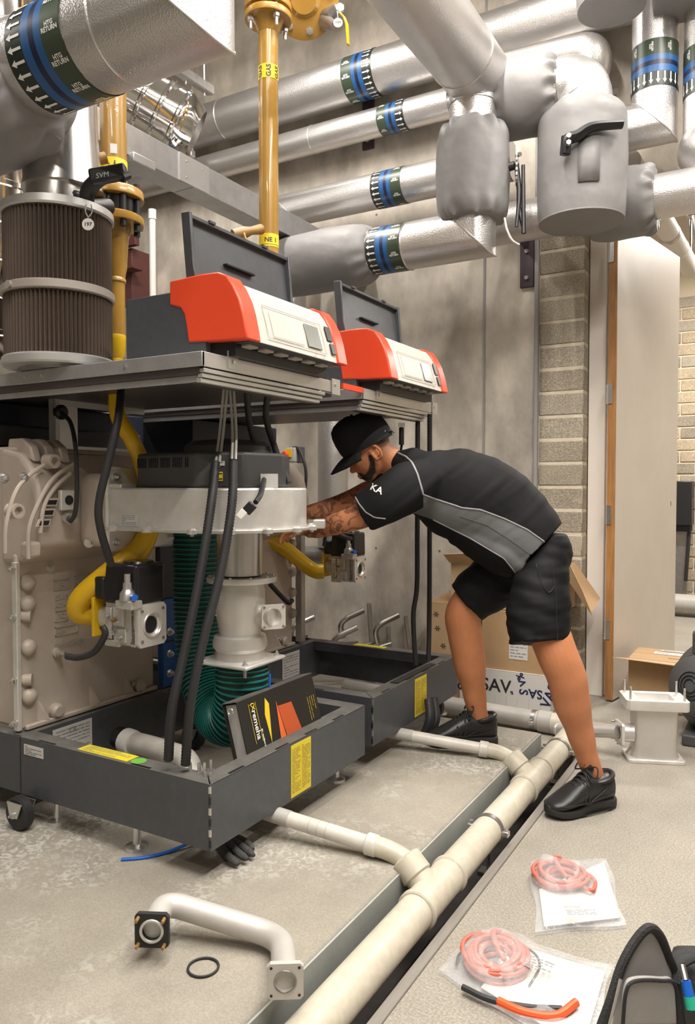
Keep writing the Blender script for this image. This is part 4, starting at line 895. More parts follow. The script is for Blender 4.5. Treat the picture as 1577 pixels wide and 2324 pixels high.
wraptext(tp,'[L',.035,(GX,GY,gz(392)),.0512,AC-.1,True)
g=G(); onv=[V((GX,GY,gz(358)))+V((.0508*math.cos(AC+a),.0508*math.sin(AC+a),z)) for z in (-.018,.018) for a in (-.25,0,.25)]; g.add(onv,[(0,1,4,3),(1,2,5,4)]); g.obj('white_sticker','paper',t)
# pencilled writing on the pipe
wraptext(t,'~n~ w/mw',.02,(GX,GY,gz(245)),.0497,AC-.45,True,'chalk_writing','print_white',0); wraptext(t,'~ dn ww w/ u s',.02,(GX,GY,gz(250)),.0497,AC+.25,True,'chalk_writing','print_white',0)
# lever handle
lv=G(); lv.tube(cat([(-2.107,1.846,2.322),(-2.087,1.836,2.359),(-2.043,1.840,2.387),(-2.014,1.857,2.404)],5),[.026]*16,10,squash=.7); lv=lv.obj('lever_handle','black',t)
q=Matrix.Rotation(math.radians(30),3,'Z')@Matrix.Rotation(math.radians(-10),3,'Y'); G().box(V((-2.005,1.851,2.401)),(.125,.04,.05),q).obj('grip','black',lv,bev=.008); G().tube([(-1.959,1.865,2.388),(-1.953,1.893,2.404)],[.018,.014],10).obj('grip_tip','black',lv)
G().tube([(-2.165,1.837,2.363),(-2.127,1.881,2.330),(-2.144,1.976,2.357)],[.018,.022,.03],12).obj('valve_neck','black',t)
g=G(); text_on(g,'SVM',.024,V((-2.002,1.823,2.389)),(.84,.5,.17),(0,0,1)); g.obj('lettering','galv',lv,flat=True,kind='stuff')
# side tapping
G().tube([(-2.193,2.014,2.557),(-2.226,1.971,2.535),(-2.242,1.938,2.517)],[.022,.017,.022],14).obj('side_tapping','ochre_old',t); g=G(); g.tube([(-2.234,1.931,2.516),(-2.250,1.909,2.509),(-2.251,1.907,2.456),(-2.240,1.911,2.401)],.009,8,squash=.5); g.obj('tapping_lever','ochre',t)
G().hexb((-2.231,1.921,2.540),(.3,-.9,.2),.013,.014).obj('nut','zinc',t)
tg=thing('valve_tag','round white tag numbered 197 on a bead chain','tag',(-2.004,1.762,2.186))
nf=V((.5,-.866,0)); c=V((-2.005,1.763,2.209)); d_=G().cyl(c,c+nf*.003,.0195,n=28).obj('disc','white',tg); g=G(); text_on(g,'197',.017,c+nf*.0035+V((0,0,-.001)),(.866,.5,0),(0,0,1),bold=.0004); g.obj('number','ink',d_,flat=True,kind='stuff')
g=G()
for pts in ([(-2.005,1.763,2.231),(-2.029,1.773,2.258),(-2.052,1.796,2.291)],[(-2.005,1.763,2.231),(-2.010,1.784,2.258),(-2.037,1.805,2.291)]):
    for p in resample(cat(pts,6),.006): g.sphere(p,.0026,6)
g.obj('bead_chain','zinc',tg,kind='stuff')
# right gas pipe
QX,QY=-2.155,2.975
t=thing('gas_pipe','right ochre gas pipe with GAS label and bolted flange near the top','gas pipe',(QX,QY,1.76))
def hz(y): return 1.35+(1104-y)/1730*3.62
G().cyl((QX,QY,1.76),(QX,QY,4.0),.046,n=36).obj('pipe','ochre',t)
for z in (hz(52),hz(30)): G().lathe([(0,.108),(.004,.11),(.026,.11),(.03,.107)],(QX,QY,z-.02),(0,0,1),44).obj('flange','ochre',t)
G().lathe([(0,.075),(.03,.058),(.06,.047)],(QX,QY,hz(58)-.005),(0,0,-1),36).obj('weld_neck','ochre',t)
for k in range(4):
    a=AC+.25+k*math.pi/2; x,y=QX+.088*math.cos(a),QY+.088*math.sin(a); g=G(); g.cyl((x,y,hz(75)-.03),(x,y,hz(30)+.03),.008,n=10); g.hexb((x,y,hz(58)-.03),(0,0,1),.016,.014); g.hexb((x,y,hz(30)+.01),(0,0,1),.016,.014); g.obj('flange_bolt','zinc',t)
tp=G().lathe([(0,.0472),(.065,.0472)],(QX,QY,hz(195)),(0,0,1),36,cap=False).obj('gas_label','ptape',t)
for a in (-1.1,-.15,.75): wraptext(tp,'GAS',.03,(QX,QY,hz(180)),.048,AC+a,True,bold=.0012)
tp=G().lathe([(0,.0472),(.06,.0472)],(QX,QY,hz(566)),(0,0,1),36,cap=False).obj('yellow_tape','ptape',t); wraptext(tp,'NE 1',.03,(QX,QY,hz(552)),.048,AC,False); G().lathe([(0,.0476),(.002,.0476)],(QX,QY,hz(562)),(0,0,1),36,cap=False).obj('tape_rule','ink',tp)
G().tube([(-2.150,2.905,2.546),(-2.158,2.842,2.523),(-2.170,2.812,2.510),(-2.200,2.759,2.490)],[.024,.018,.026,.022],14).obj('side_tapping','ochre_old',t); G().tube([(-2.150,2.776,2.491),(-2.141,2.780,2.461),(-2.127,2.788,2.447)],.006,8).obj('tapping_lever','ochre',t)
# blind flange at the top with tagged cock
t=thing('blind_flange','large ochre blind flange with bolts at the top beside the gas pipe','flange',(-2.058,3.173,3.582))
c=V((-2.079,3.166,3.710)); ax=V((.45,-.75,-.5)).normalized()
G().lathe([(-.035,.165),(-.033,.168),(-.008,.168),(-.006,.165),(-.002,.165),(0,.168),(.022,.168),(.026,.16),(.03,.08),(.05,.06)],c,ax,48).obj('disc','ochre',t)
N=(V((0,0,1))-ax*ax.z).normalized(); Bn=ax.cross(N)
for k in range(8):
    a=k*math.pi/4+.2; p=c+(N*math.cos(a)+Bn*math.sin(a))*.13+ax*.02; g=G(); g.hexb(p,ax,.018,.016); g.cyl(p+ax*.016,p+ax*.03,.009,n=8); g.obj('bolt','zinc',t)
G().tube([V((-2.135,3.251,3.774)),V((-2.291,3.284,3.973)),V((-2.296,3.293,4.288))],.06,24).obj('pipe_stub','ochre',t)
t=thing('gas_cock','small chrome cock with yellow lever at the top','valve',(-1.866,3.163,3.438))
G().tube([(-2.026,3.251,3.651),(-1.952,3.213,3.633),(-1.918,3.210,3.646)],[.035,.03,.022],18).obj('body','steel_dark',t); G().cyl((-1.999,3.231,3.615),(-1.894,3.150,3.521),.035,.02,n=20).obj('outlet','steel_dark',t); G().hexb((-1.865,3.146,3.588),(.5,-.8,0),.02,.02).obj('nut','zinc',t)
g=G(); pth=[(-1.853,3.129,3.559),(-1.831,3.129,3.532),(-1.820,3.134,3.501),(-1.813,3.134,3.405)]; g.tube(pth,[.012,.015,.016,.014],10,squash=.35); g.obj('yellow_lever','yellow',t)
tg=thing('valve_tag','round white tag numbered 199 hanging from the top cock','tag',(-1.829,3.069,3.451)); c=V((-1.830,3.070,3.477)); d_=G().cyl(c,c+nf*.003,.021,n=28).obj('disc','white',tg); g=G(); text_on(g,'199',.018,c+nf*.0035,(.866,.5,0),(0,0,1),bold=.0004); g.obj('number','ink',d_,flat=True,kind='stuff'); G().tube([(-1.830,3.070,3.493),(-1.866,3.122,3.569)],.002,6).obj('wire','zinc',tg)
# ---------------------------------------------------------------- drain pipes
PX,PZ=-.962,.055
t=thing('drain_pipe','long cream plastic drain pipe hung along the floor channel','drain pipe',(PX,2,-.16))
for (a,b) in ((-1,2.09),(2.33,3.17),(3.41,4.05)): G().cyl((PX,a,PZ),(PX,b,PZ),.055,n=36).obj('pipe_length','pvc_cream',t)
for y in (2.21,3.29):
    T=G().cyl((PX,y-.13,PZ),(PX,y+.13,PZ),.0575,n=36).obj('tee','pvc_cream',t)
    for s in (-1,1): G().lathe([(-.012,.058),(-.008,.063),(.008,.063),(.012,.058)],(PX,y+s*.125,PZ),(0,1,0),36).obj('collar','pvc_cream',T)
    bd=V((-.62,.12,.5)).normalized(); bp_=V((PX,y-.02,PZ)); G().cyl(bp_,bp_+bd*.1,.046,n=28).obj('branch','pvc_cream',T); G().lathe([(.065,.047),(.07,.053),(.13,.053),(.135,.046)],bp_,bd,28).obj('branch_socket','pvc_cream',T)
e0=V((PX,4.05,PZ)); G().tube(fillet([(PX,4.02,PZ),(PX,4.13,PZ),(-1.1,4.13,PZ)],.07,8),.058,28).obj('end_elbow','pvc_cream',t)
G().cyl((-1.08,4.13,PZ+.002),(-2.4,4.11,PZ+.03),.052,n=28).obj('grey_length','pvc_grey',t); G().lathe([(0,.056),(.004,.06),(.07,.06),(.075,.056)],(-1.1,4.13,PZ+.003),(-1,0,0),28).obj('coupling','pvc_grey',t)
def clamp(c,ax,R):
    c=V(c); ax=V(ax); G().lathe([(-.012,R),(-.011,R+.004),(.011,R+.004),(.012,R)],c,ax,32).obj('pipe_clip','steel_dark',t)
    sd=V((0,0,1)).cross(ax).normalized()
    for s in (-1,1):
        k=c+sd*s*(R+.012); G().box(k,(.025,.025,.02)).obj('clip_lug','zinc',t,bev=.002); G().hexb(k+V((0,0,.01)),(0,0,1),.008,.012).obj('clip_screw','zinc',t)
    G().cyl(c+V((0,0,-R)),V((c.x,c.y,-.155)),.007,n=10).obj('support_rod','zinc',t); G().box((c.x,c.y,-.11),(.07,.05,.02)).obj('support_foot','steel_dark',t,bev=.003)
for y in (1.2,2.72,3.72): clamp((PX,y,PZ),(0,1,0),.0555)
clamp((-1.2,4.13,PZ+.004),(1,0,0),.0525)
for k,(y0,x0,z0,lab) in enumerate(((2.13,-1.9,.238,'near white plastic branch pipe running from the front boiler to the drain'),(3.10,-1.9,.228,'farther white plastic branch pipe beside the rear shoe'))):
    t=thing('branch_pipe',lab,'drain pipe',(-1.3,y0,.12)); y1=2.205 if k==0 else 3.285
    end=V((PX,y1-.0,PZ))+V((-.62,.12,.5)).normalized()*.1; dn=V((.6,.0,-.5))
    p0=V((x0,y0-.02,z0)); p1=V((end.x-.075,end.y-.012,end.z+.035))
    G().cyl(p0,p1,.0265,n=24).obj('pipe_length','pvc',t); G().tube(fillet([p0.lerp(p1,.9),p1,end],.05,8),.0325,24).obj('elbow','pvc_cream',t); d=(p1-p0).normalized(); G().lathe([(-.02,.033),(-.016,.036),(.016,.036),(.02,.033)],p0.lerp(p1,.915),d,24).obj('collar','pvc',t)
    if k==0:
        for u in (.63,.67,.71): G().lathe([(-.0006,.0268),(.0006,.0268)],p0.lerp(p1,u),d,24,cap=False).obj('pen_mark','ink_grey',t)
    G().cyl(p0,p0+(p1-p0).normalized()*.42,.0285,n=24).obj('grey_sleeve','pvc_grey',t)
# ---------------------------------------------------------------- loose parts on the plinth
RV=V((.865,.5015,0)); FW=V((-.5015,.865,0))
t=thing('flanged_pipe','bent silver pipe with black and silver square flanges lying on the plinth','pipe',(-1.302,1.529,0.120))
f1=V((-1.411,1.427,0.203)); f2=V((-1.005,1.443,0.195))
path=fillet([f1,f1+FW*.12+RV*.0+V((0,0,.005)),V((-1.144,1.627,0.155)),f2],.075,10); path[0]=f1
G().tube(path,.0315,28).obj('tube','alu_matte',t)
def sqflange(par,c,n,s,hole,m,th=.012,name='flange',bolts=None):
    n=V(n).normalized(); ux=V((-n.y,n.x,0)).normalized(); uz=n.cross(ux); 
    if uz.z<0: uz=-uz
    g=G(); N_=32
    def sqr(R,d): return [c+n*d+ux*(math.cos(a)*min(R/max(abs(math.cos(a)),abs(math.sin(a))),R*1.36))+uz*(math.sin(a)*min(R/max(abs(math.cos(a)),abs(math.sin(a))),R*1.36)) for a in [2*math.pi*(k+.5)/N_ for k in range(N_)]]
    def cr(R,d): return [c+n*d+ux*math.cos(a)*R+uz*math.sin(a)*R for a in [2*math.pi*(k+.5)/N_ for k in range(N_)]]
    g.rings([cr(hole,-.001),sqr(s,-.001),sqr(s,th),cr(hole,th),cr(hole*.93,-.03)],False,False); o=g.obj(name,m,par,sharp=30)
    for (a,b) in ((-1,-1),(1,-1),(-1,1),(1,1)):
        p=c+ux*a*s*.77+uz*b*s*.77+n*th
        if bolts: G().cyl(p-n*.002,p+n*.02,.0045,n=8).obj('stud',bolts,par)
        else: G().cyl(p-n*.002,p+n*.0006,.0035,n=8).obj('bolt_hole','black',par)
    return o
sqflange(t,f1,-FW-RV*.06,.0445,.026,'black_soft',bolts='ochre_old'); G().ring(f1-FW*.014,FW,.028,.004,28,8).obj('rim','cast_alu',t)
sqflange(t,f2,-FW+RV*.05,.0425,.024,'alu_matte'); G().cyl(f2+FW*.02,f2+FW*.018,.0235,n=24).obj('bore','black_soft',t); G().cyl(f1+FW*.02,f1+FW*.018,.025,n=24).obj('bore','black_soft',t); G().ring(f2-FW*.0125,FW,.0255,.002,28,8).obj('groove','steel_dark',t)  # black bore discs paint the shade inside the open pipe ends
c=V((-1.274,1.464,0.124)); tag(G().ring(c,(0,0,1),.0385,.0032,40,8).obj('o_ring','rubber'),'black rubber o-ring lying on the plinth','o-ring')
tag(G().tube(cat([(-1.879,1.759,0.125),(-1.821,1.810,0.125),(-1.777,1.877,0.128),(-1.745,1.939,0.140),(-1.712,1.992,0.160)],6),.0055,10).obj('blue_hose','blue_tube'),'bright blue plastic hose poking out under the front boiler','hose')
# knitted glove
t=thing('work_glove','dark grey knitted glove under the corner of the front boiler','glove',(-1.549,1.931,0.120))
mat('knit',(.06,.058,.056),.9,0,.8,260,.2,60)
palm=G(); palm.sphere((-1.662,2.014,0.140),.045,14,(1.2,1,.5)); palm.obj('palm','knit',t)
for pts in ([(-1.635,1.968,0.150),(-1.557,1.919,0.145),(-1.513,1.911,0.135)],[(-1.630,1.997,0.150),(-1.545,1.949,0.150),(-1.502,1.945,0.140)],[(-1.633,2.017,0.150),(-1.557,1.988,0.150),(-1.499,1.975,0.140)],[(-1.633,2.032,0.150),(-1.573,2.022,0.150),(-1.521,1.999,0.145)],[(-1.655,1.981,0.140),(-1.608,1.948,0.135),(-1.571,1.929,0.130)]): 
    pc=cat(pts,4); G().tube(pc,[.0125]*(len(pc)-2)+[.011,.006],10).obj('finger','knit',t)
# manual binder standing in the front frame
t=thing('manual_binder','black ring binder with yellow and orange arrow, propped in the front boiler frame','binder',(-1.563,2.256,0.430))
mat('binder',(.018,.017,.016),.35); mat('print_orange',(.8,.16,.04),.45); mat('print_yellow',(.85,.6,.03),.45)
a=V((-1.565,2.061,0.426)); b=V((-1.565,2.538,0.418)); lean=V((-.055,0,.2)); u=(b-a); u.z=0; u=V((0,1,0))*(b.y-a.y)*1.0; a=V((-1.575,a.y,.36)); 
Q=lambda s,h:a+u*s+lean*h
cv=G().prism([Q(0,0),Q(1,0),Q(1,1.22),Q(0,1.22)],V((.004,0,.001))).obj('front_cover','binder',t,bev=.001)
G().prism([Q(0,0)+V((-.06,0,-.016)),Q(1,0)+V((-.06,0,-.016)),Q(1,1.22)+V((-.06,0,-.016)),Q(0,1.22)+V((-.06,0,-.016))],V((.003,0,.001))).obj('back_cover','binder',t)
G().prism([Q(0.03,0.05)+V((-.056,0,-.014)),Q(.98,0.05)+V((-.056,0,-.014)),Q(.98,1.18)+V((-.056,0,-.014)),Q(.03,1.18)+V((-.056,0,-.014))],V((.05,0,.012))).obj('pages','paper',t)
G().prism([Q(0,1.22)+V((-.06,0,-.016)),Q(1,1.22)+V((-.06,0,-.016)),Q(1,1.22)+V((.004,0,.001)),Q(0,1.22)+V((.004,0,.001))],(0,0,.003)).obj('spine','anthracite_dusty',t)
G().ring(Q(0.0,1.08)+V((-.028,-.002,-.006)),(0,1,0),.011,.003,20,6).obj('finger_ring','zinc',t)
nb=V((.2,0,.055)).normalized(); F2=lambda s,h:Q(s,h)+V((.0042,0,.001))+nb*.0008
def pr(pts,m,nm): G().prism([F2(*p) for p in pts],nb*.0006).obj(nm,m,cv)
pr([(.3,.35),(.36,1.0),(.325,1.12),(.285,.85)],'print_yellow','yellow_arrow'); pr([(.41,.25),(.49,.3),(.45,1.0)],'print_orange','orange_arrow')
mat('print_orange_dim',(.55,.1,.03),.45); pr([(.5,.3),(.70,.35),(.64,.88),(.46,.9)],'print_orange_dim','flame_patch')
for s_,sz,tx,h,mm in ((.165,.034,'remeha',.75,'print_white'),(.215,.011,'the comfort innovators',.4,'print_white')):
    g=G(); text_on(g,tx,sz,F2(s_,h)+nb*.001,-lean,u,bold=.0006); g.obj('lettering',mm,cv,flat=True,kind='stuff')
g=G(); 
for k in range(4): printlines(g,F2(.86+k*.03,.62)+nb*.001,-lean,u,.09,.004,1,k); 
g.obj('lettering','yellow_label',cv,flat=True,kind='stuff')
pr([(.12,.45),(.123,.45),(.123,1.12),(.12,1.12)],'yellow_label','rule'); pr([(.2,.45),(.203,.45),(.203,1.12),(.2,1.12)],'yellow_label','rule')
g=G(); text_on(g,'(X',.026,F2(.165,1.06)+nb*.001,-lean,u,bold=.0006); g.obj('lettering','yellow_label',cv,flat=True,kind='stuff')
# ---------------------------------------------------------------- bags of hose on the floor
mat('poly',(.75,.76,.77),.12,0,.6,22,0,alpha=.27,bdist=.02,spec=.8)
mat('salmon',(.55,.12,.075),.5,0,.1,60,.12,20)
mat('orange',(.85,.1,.02),.4)
def polybag(name,label,corners,z,coil,seed,white):
    cs=[V(c) for c in corners]; ctr=sum(cs,V((0,0,0)))/4; r_=random.Random(seed); t=thing(name,label,'bag',(ctr.x,ctr.y,0))
    cc,R,n=coil; cc=V(cc)
    g=G()
    hs=[]
    for k in range(n):
        Rk=R*(.55+.45*((k*.618)%1)); ph=r_.uniform(0,6); ex=r_.uniform(.85,1.08); dz=.012+.008*(k%5); ox,oy=r_.uniform(-.012,.012),r_.uniform(-.012,.012)
        pts=[cc+V((ox+Rk*ex*math.cos(a),oy+Rk/ex*math.sin(a),dz+.004*math.sin(2*a+ph))) for a in [2*math.pi*j/40 for j in range(40)]]
        G().tube(pts,.0068,8,closed=True).obj('hose_loop','salmon',t)
    G().tube(cat([cc+V((-.02,R*.95,.05)),cc+V((-.03,R*.6,.062)),cc+V((.0,R*.1,.05)),cc+V((.03,-.2*R,.04))],6),.0075,8).obj('hose_tie','salmon',t)
    for w in white:
        p=[cs[0].lerp(cs[1],u).lerp(cs[3].lerp(cs[2],u),v) for u,v in w]; o=G().prism([V((q.x,q.y,.012)) for q in p],(0,0,.002)).obj('paper_sheet','paper',t)
    # bag film: top surface draped over the coil, bottom flat
    N_=30
    for side,nm in ((1,'film_top'),(0,'film_bottom')):
        g=G(); vs=[]
        for i in range(N_+1):
            for j in range(N_+1):
                u,v=i/N_,j/N_; p=cs[0].lerp(cs[1],u).lerp(cs[3].lerp(cs[2],u),v); e=min(u,1-u,v,1-v)
                d=math.hypot(p.x-cc.x,p.y-cc.y); hgt=.006+.05*math.exp(-(d/(R*1.25))**4)*min(1,e*8)+.012*min(1,e*10)+.006*math.sin(13*u+5*v+seed)*min(1,e*6)+.005*math.sin(23*v-9*u+seed)*min(1,e*6)
                p=p+V((.006*math.sin(9*v+seed)*(u-.5)*2,.006*math.sin(7*u+seed)*(v-.5)*2,0))
                vs.append((p.x,p.y,(hgt+.006) if side else .002))
        fs=[(i*(N_+1)+j,(i+1)*(N_+1)+j,(i+1)*(N_+1)+j+1,i*(N_+1)+j+1) for i in range(N_) for j in range(N_)]
        if side: fs=[f[::-1] for f in fs]
        g.add(vs,fs); g.obj(nm,'poly',t,sharp=80)
    return t,cs
t,cs=polybag('hose_bag','clear plastic bag of coiled salmon hose and papers, farther one on the floor',[(-0.783,2.643,0.000),(-0.544,2.800,0.000),(-0.414,2.408,0.000),(-0.633,2.231,0.000)],0,((-0.652,2.559,-0.000),.088,11),5,[[(.08,.45),(.95,.05),(.96,.92),(.08,.95)]])
g=G(); c=V((-0.559,2.343,0.055)); 
for k in range(16): quad(g,c+RV*(.003*k-.024),RV,FW,.0012 if k%3 else .002,.014)
printlines(g,c+FW*-.03+RV*.02,RV,FW,.09,.03,4,5); g.obj('barcode_print','ink_grey',t,flat=True,kind='stuff')
G().tube(cat([(-0.570,2.618,0.030),(-0.541,2.584,0.030),(-0.535,2.523,0.030),(-0.563,2.523,0.030)],5),.0068,8).obj('hose_end','salmon',t)
t,cs=polybag('hose_bag','clear plastic bag of coiled salmon hose with orange tube, nearer one by the tool bag',[(-0.780,2.161,0.000),(-0.404,2.180,0.000),(-0.384,1.763,0.000),(-0.826,1.917,-0.000)],0,((-0.690,2.025,0.000),.092,17),9,[[(.3,.12),(.96,.1),(.96,.9),(.3,.9)]])
G().tube(cat([(-0.630,1.863,0.020),(-0.558,1.855,0.020),(-0.487,1.881,0.020),(-0.450,1.945,0.030)],6),.011,10).obj('orange_tube','orange',t); G().tube(cat([(-0.730,1.869,0.020),(-0.652,1.858,0.020),(-0.564,1.876,0.020),(-0.479,1.916,0.020)],6),.008,8).obj('black_strip','rubber',t)
G().tube(cat([(-0.783,1.955,0.015),(-0.789,2.021,0.015),(-0.716,2.113,0.015),(-0.628,2.127,0.015),(-0.581,2.072,0.015),(-0.580,1.965,0.015)],6),.0035,8).obj('black_cable','rubber',t)
g=G(); c=V((-0.566,2.018,0.050)); printlines(g,c,RV*.8-FW*.6,FW*.8+RV*.6,.07,.06,5,8); g.obj('label_print','ink_grey',t,flat=True,kind='stuff')
# ---------------------------------------------------------------- tool bag, bottom right
mat('bag_grey',(.34,.325,.315),.6,0,.15,30,.08,8); mat('bag_black',(.02,.02,.02),.75,0,.6,220,.1,60)
t=thing('tool_bag','open grey and black tool bag at the bottom right corner','tool bag',(-.22,1.8,0))
bc=V((-.2,1.86,0)); A1=V((-0.321,1.756,0.132)); 
body=G(); c=V((-.06,2.02,.1)); q=Matrix.Rotation(.52,3,'Z'); body.box(c,(.3,.22,.2),q); body.obj('bag_body','bag_black',t,bev=.02)
# pointed flap panel with black piping
fl=[(-0.341,1.699,0.160),(-0.325,1.722,0.214),(-0.309,1.757,0.277),(-0.287,1.794,0.320),(-0.263,1.821,0.344),(-0.244,1.854,0.317),(-0.228,1.884,0.254),(-0.216,1.912,0.195),(-0.199,1.895,0.089)]
pk=cat(fl,5); g=G(); g.prism(pk,FW*.012); FLP=g.obj('flap','bag_grey',t,bev=.004); G().tube([p-FW*.003 for p in pk],.011,10).obj('piping','bag_black',FLP)
G().tube([p-FW*.012+RV*.004 for p in cat([(-0.311,1.721,0.272),(-0.318,1.703,0.230),(-0.329,1.684,0.174)],5)],.004,6).obj('zip','zinc',FLP)
g=G(); pp_=cat([(-0.292,1.682,0.188),(-0.287,1.688,0.264),(-0.272,1.709,0.281),(-0.228,1.780,0.256),(-0.205,1.827,0.226),(-0.196,1.828,0.132)],5); g.prism(pp_,FW*.02); PKT=g.obj('pocket','bag_grey',t,bev=.008); G().tube([p-FW*.002 for p in pp_],.004,8).obj('piping','bag_black',PKT)
G().tube(cat([(-0.232,1.960,0.195),(-0.210,1.985,0.207),(-0.189,2.020,0.187),(-0.162,2.057,0.147)],6),.018,10,squash=.5).obj('handle_strap','bag_black',t); G().tube(cat([(-0.214,1.890,0.192),(-0.208,1.918,0.221),(-0.179,1.958,0.229)],6),.014,10,squash=.6).obj('handle_strap','bag_black',t)
for k,(p0,p1,p2) in enumerate((((-0.194,1.858,0.258),(-0.184,1.839,0.236),(-0.169,1.823,0.185)),)):
    tt=thing('screwdriver','screwdriver with blue and green handle standing in the tool bag','screwdriver',p2); g=G(); g.tube([p0,p1],.007,10); g.obj('shaft','steel',tt); G().tube([p1,V(p1).lerp(V(p2),.55)],[.011,.012],12).obj('blue_handle','blue_tube',tt); mat('green_grip',(.02,.4,.25),.4); G().tube([V(p1).lerp(V(p2),.55),p2],[.0125,.013],12).obj('green_handle','green_grip',tt)
# ---------------------------------------------------------------- loose casting, blower, cartons by the door
t=thing('inlet_casting','silver rectangular inlet casting standing on the floor by the right shoe','casting',(-.56,3.95,0))
C0=V((-.565,4.0,0)); ux=V((.93,.37,0)).normalized(); uy=V((-.37,.93,0)).normalized()
def L_(a,b,z): return C0+ux*a+uy*b+V((0,0,z))
def rr(w,d,z,cr=.02,n=4):
    out=[]
    for (sx,sy,a0) in ((1,1,0),(-1,1,90),(-1,-1,180),(1,-1,270)):
        for k in range(n+1):
            a=math.radians(a0+90*k/n); out.append(L_(sx*(w/2-cr)+cr*math.cos(a),sy*(d/2-cr)+cr*math.sin(a),z))
    return out
g=G(); g.rings([rr(.27,.17,0),rr(.27,.17,.018)]); bs=g.obj('base_plate','cast_plate',t,bev=.003)
g=G(); g.rings([rr(.23,.14,.018,.05),rr(.205,.13,.06,.03),rr(.2,.125,.13,.02),rr(.205,.13,.27,.015)],True,True); g.obj('body','cast_alu',t,sharp=50)
g=G(); g.rings([rr(.18,.1,.262,.006),rr(.29,.19,.262,.02),rr(.295,.195,.268,.02),rr(.295,.195,.31,.02),rr(.17,.12,.31,.004),rr(.16,.11,.275,.004)],False,True); tpz=g.obj('top_flange','cast_plate',t,sharp=30)
for (a,b) in ((-.125,-.07),(.125,-.07),(-.125,.07),(.125,.07)): G().cyl(L_(a,b,.3),L_(a,b,.372),.0055,n=8).obj('stud','zinc',t)
for s in (-1,1): G().prism([L_(s*.1,-.02,.018),L_(s*.13,-.02,.018),L_(s*.1,-.02,.06)],uy*.04).obj('gusset','cast_alu',t)
pc=L_(-.1,-.02,.13); G().cyl(pc,pc-ux*.055,.045,n=24).obj('side_port','cast_alu',t); sqflange(t,pc-ux*.06,-ux-uy*.15,.055,.035,'cast_plate',name='port_flange',bolts='steel_dark')
t=thing('silver_tube','silver metal tube lying on the floor behind the right shin','pipe',(-0.898,4.245,0.000))
p0=V((-1.075,4.185,0.069)); p1=V((-0.753,4.117,0.083)); p0.z=.032; p1.z=.1; G().cyl(V((-1.05,4.02,.06)),pc-ux*.075,.03,n=24).obj('tube','cast_alu',t); G().lathe([(0,.034),(.02,.034)],V((-1.05,4.02,.06)),(1,0,0),20).obj('rim','cast_plate',t)
t=thing('removed_blower','dark grey removed blower with ringed grille at the right edge','blower',(-.2,4.1,0))
bc=V((-0.365,4.370,0.204)); bc.z=.3; ax=(-RV*.8-FW*.45+V((0,0,.15))).normalized(); mat('blower_grey',(.075,.073,.074),.5)
G().lathe([(-.28,.24),(-.1,.25),(-.06,.24),(0,.17),(.06,.165)],bc,ax,48).obj('housing','blower_grey',t); G().lathe([(0,.16),(.03,.155),(.055,.12),(.065,.04)],bc+ax*.06,ax,44).obj('grille_dome','blower_grey',t)
for k in range(7): G().ring(bc+ax*(.128-.0001*k**3-.0012*k*k+.0),ax,.035+.018*k,.0035,40,6).obj('grille_ring','black',t)
G().bx(bc.x-.1,bc.x+.2,bc.y-.1,bc.y+.2,0,.06).obj('stand','blower_grey',t,bev=.01); G().box(bc+ax*-.05+V((.02,.02,.22)),(.2,.16,.14),Matrix.Rotation(.5,3,'Z')).obj('terminal_box','blower_grey',t,bev=.02)
def carton(name,label,x0,x1,y0,y1,z0,z1,m='cardboard',flaps=(),group=None):
    t=thing(name,label,'box',((x0+x1)/2,(y0+y1)/2,z0),group); w=.004
    for (a,b,c,d,nm) in ((x0,x1,y0,y0+w,'front_wall'),(x0,x1,y1-w,y1,'back_wall'),(x0,x0+w,y0+w,y1-w,'side_wall'),(x1-w,x1,y0+w,y1-w,'side_wall')): G().bx(a,b,c,d,z0,z1).obj(nm,m,t)
    G().bx(x0,x1,y0,y1,z0,z0+w).obj('bottom',m,t)
    return t
def flap(t,pts,m='cardboard_light',th=.004):
    a,b,c=[V(p) for p in pts[:3]]; n=(b-a).cross(c-a).normalized(); G().prism(pts,n*th).obj('flap',m,t)
# carton by the door
q=Matrix.Rotation(.2,3,'Z'); 
t=carton('carton','brown cardboard carton with wide flap beside the open door',-.83,-.44,4.84,5.2,0,.3)
flap(t,[(-.9,4.72,.325),(-.49,4.7,.318),(-.42,4.84,.302),(-.83,4.84,.304)]); flap(t,[(-.83,4.845,.305),(-.44,4.845,.303),(-.44,5.02,.306),(-.83,5.02,.306)],'cardboard'); flap(t,[(-.83,5.025,.306),(-.44,5.025,.306),(-.44,5.2,.304),(-.83,5.2,.304)],'cardboard')
for (x,y,w,h) in ((-.63,5.06,.17,.07),(-.6,5.15,.17,.035)): plate_label(t,'address_label',(x,y,.311),(1,0,0),(0,1,0),w,h,'paper',3,2,'ink_grey',.3)
G().bx(-.62,-.45,4.93,4.95,.309,.311).obj('tape_gap','cardboard_edge',t)
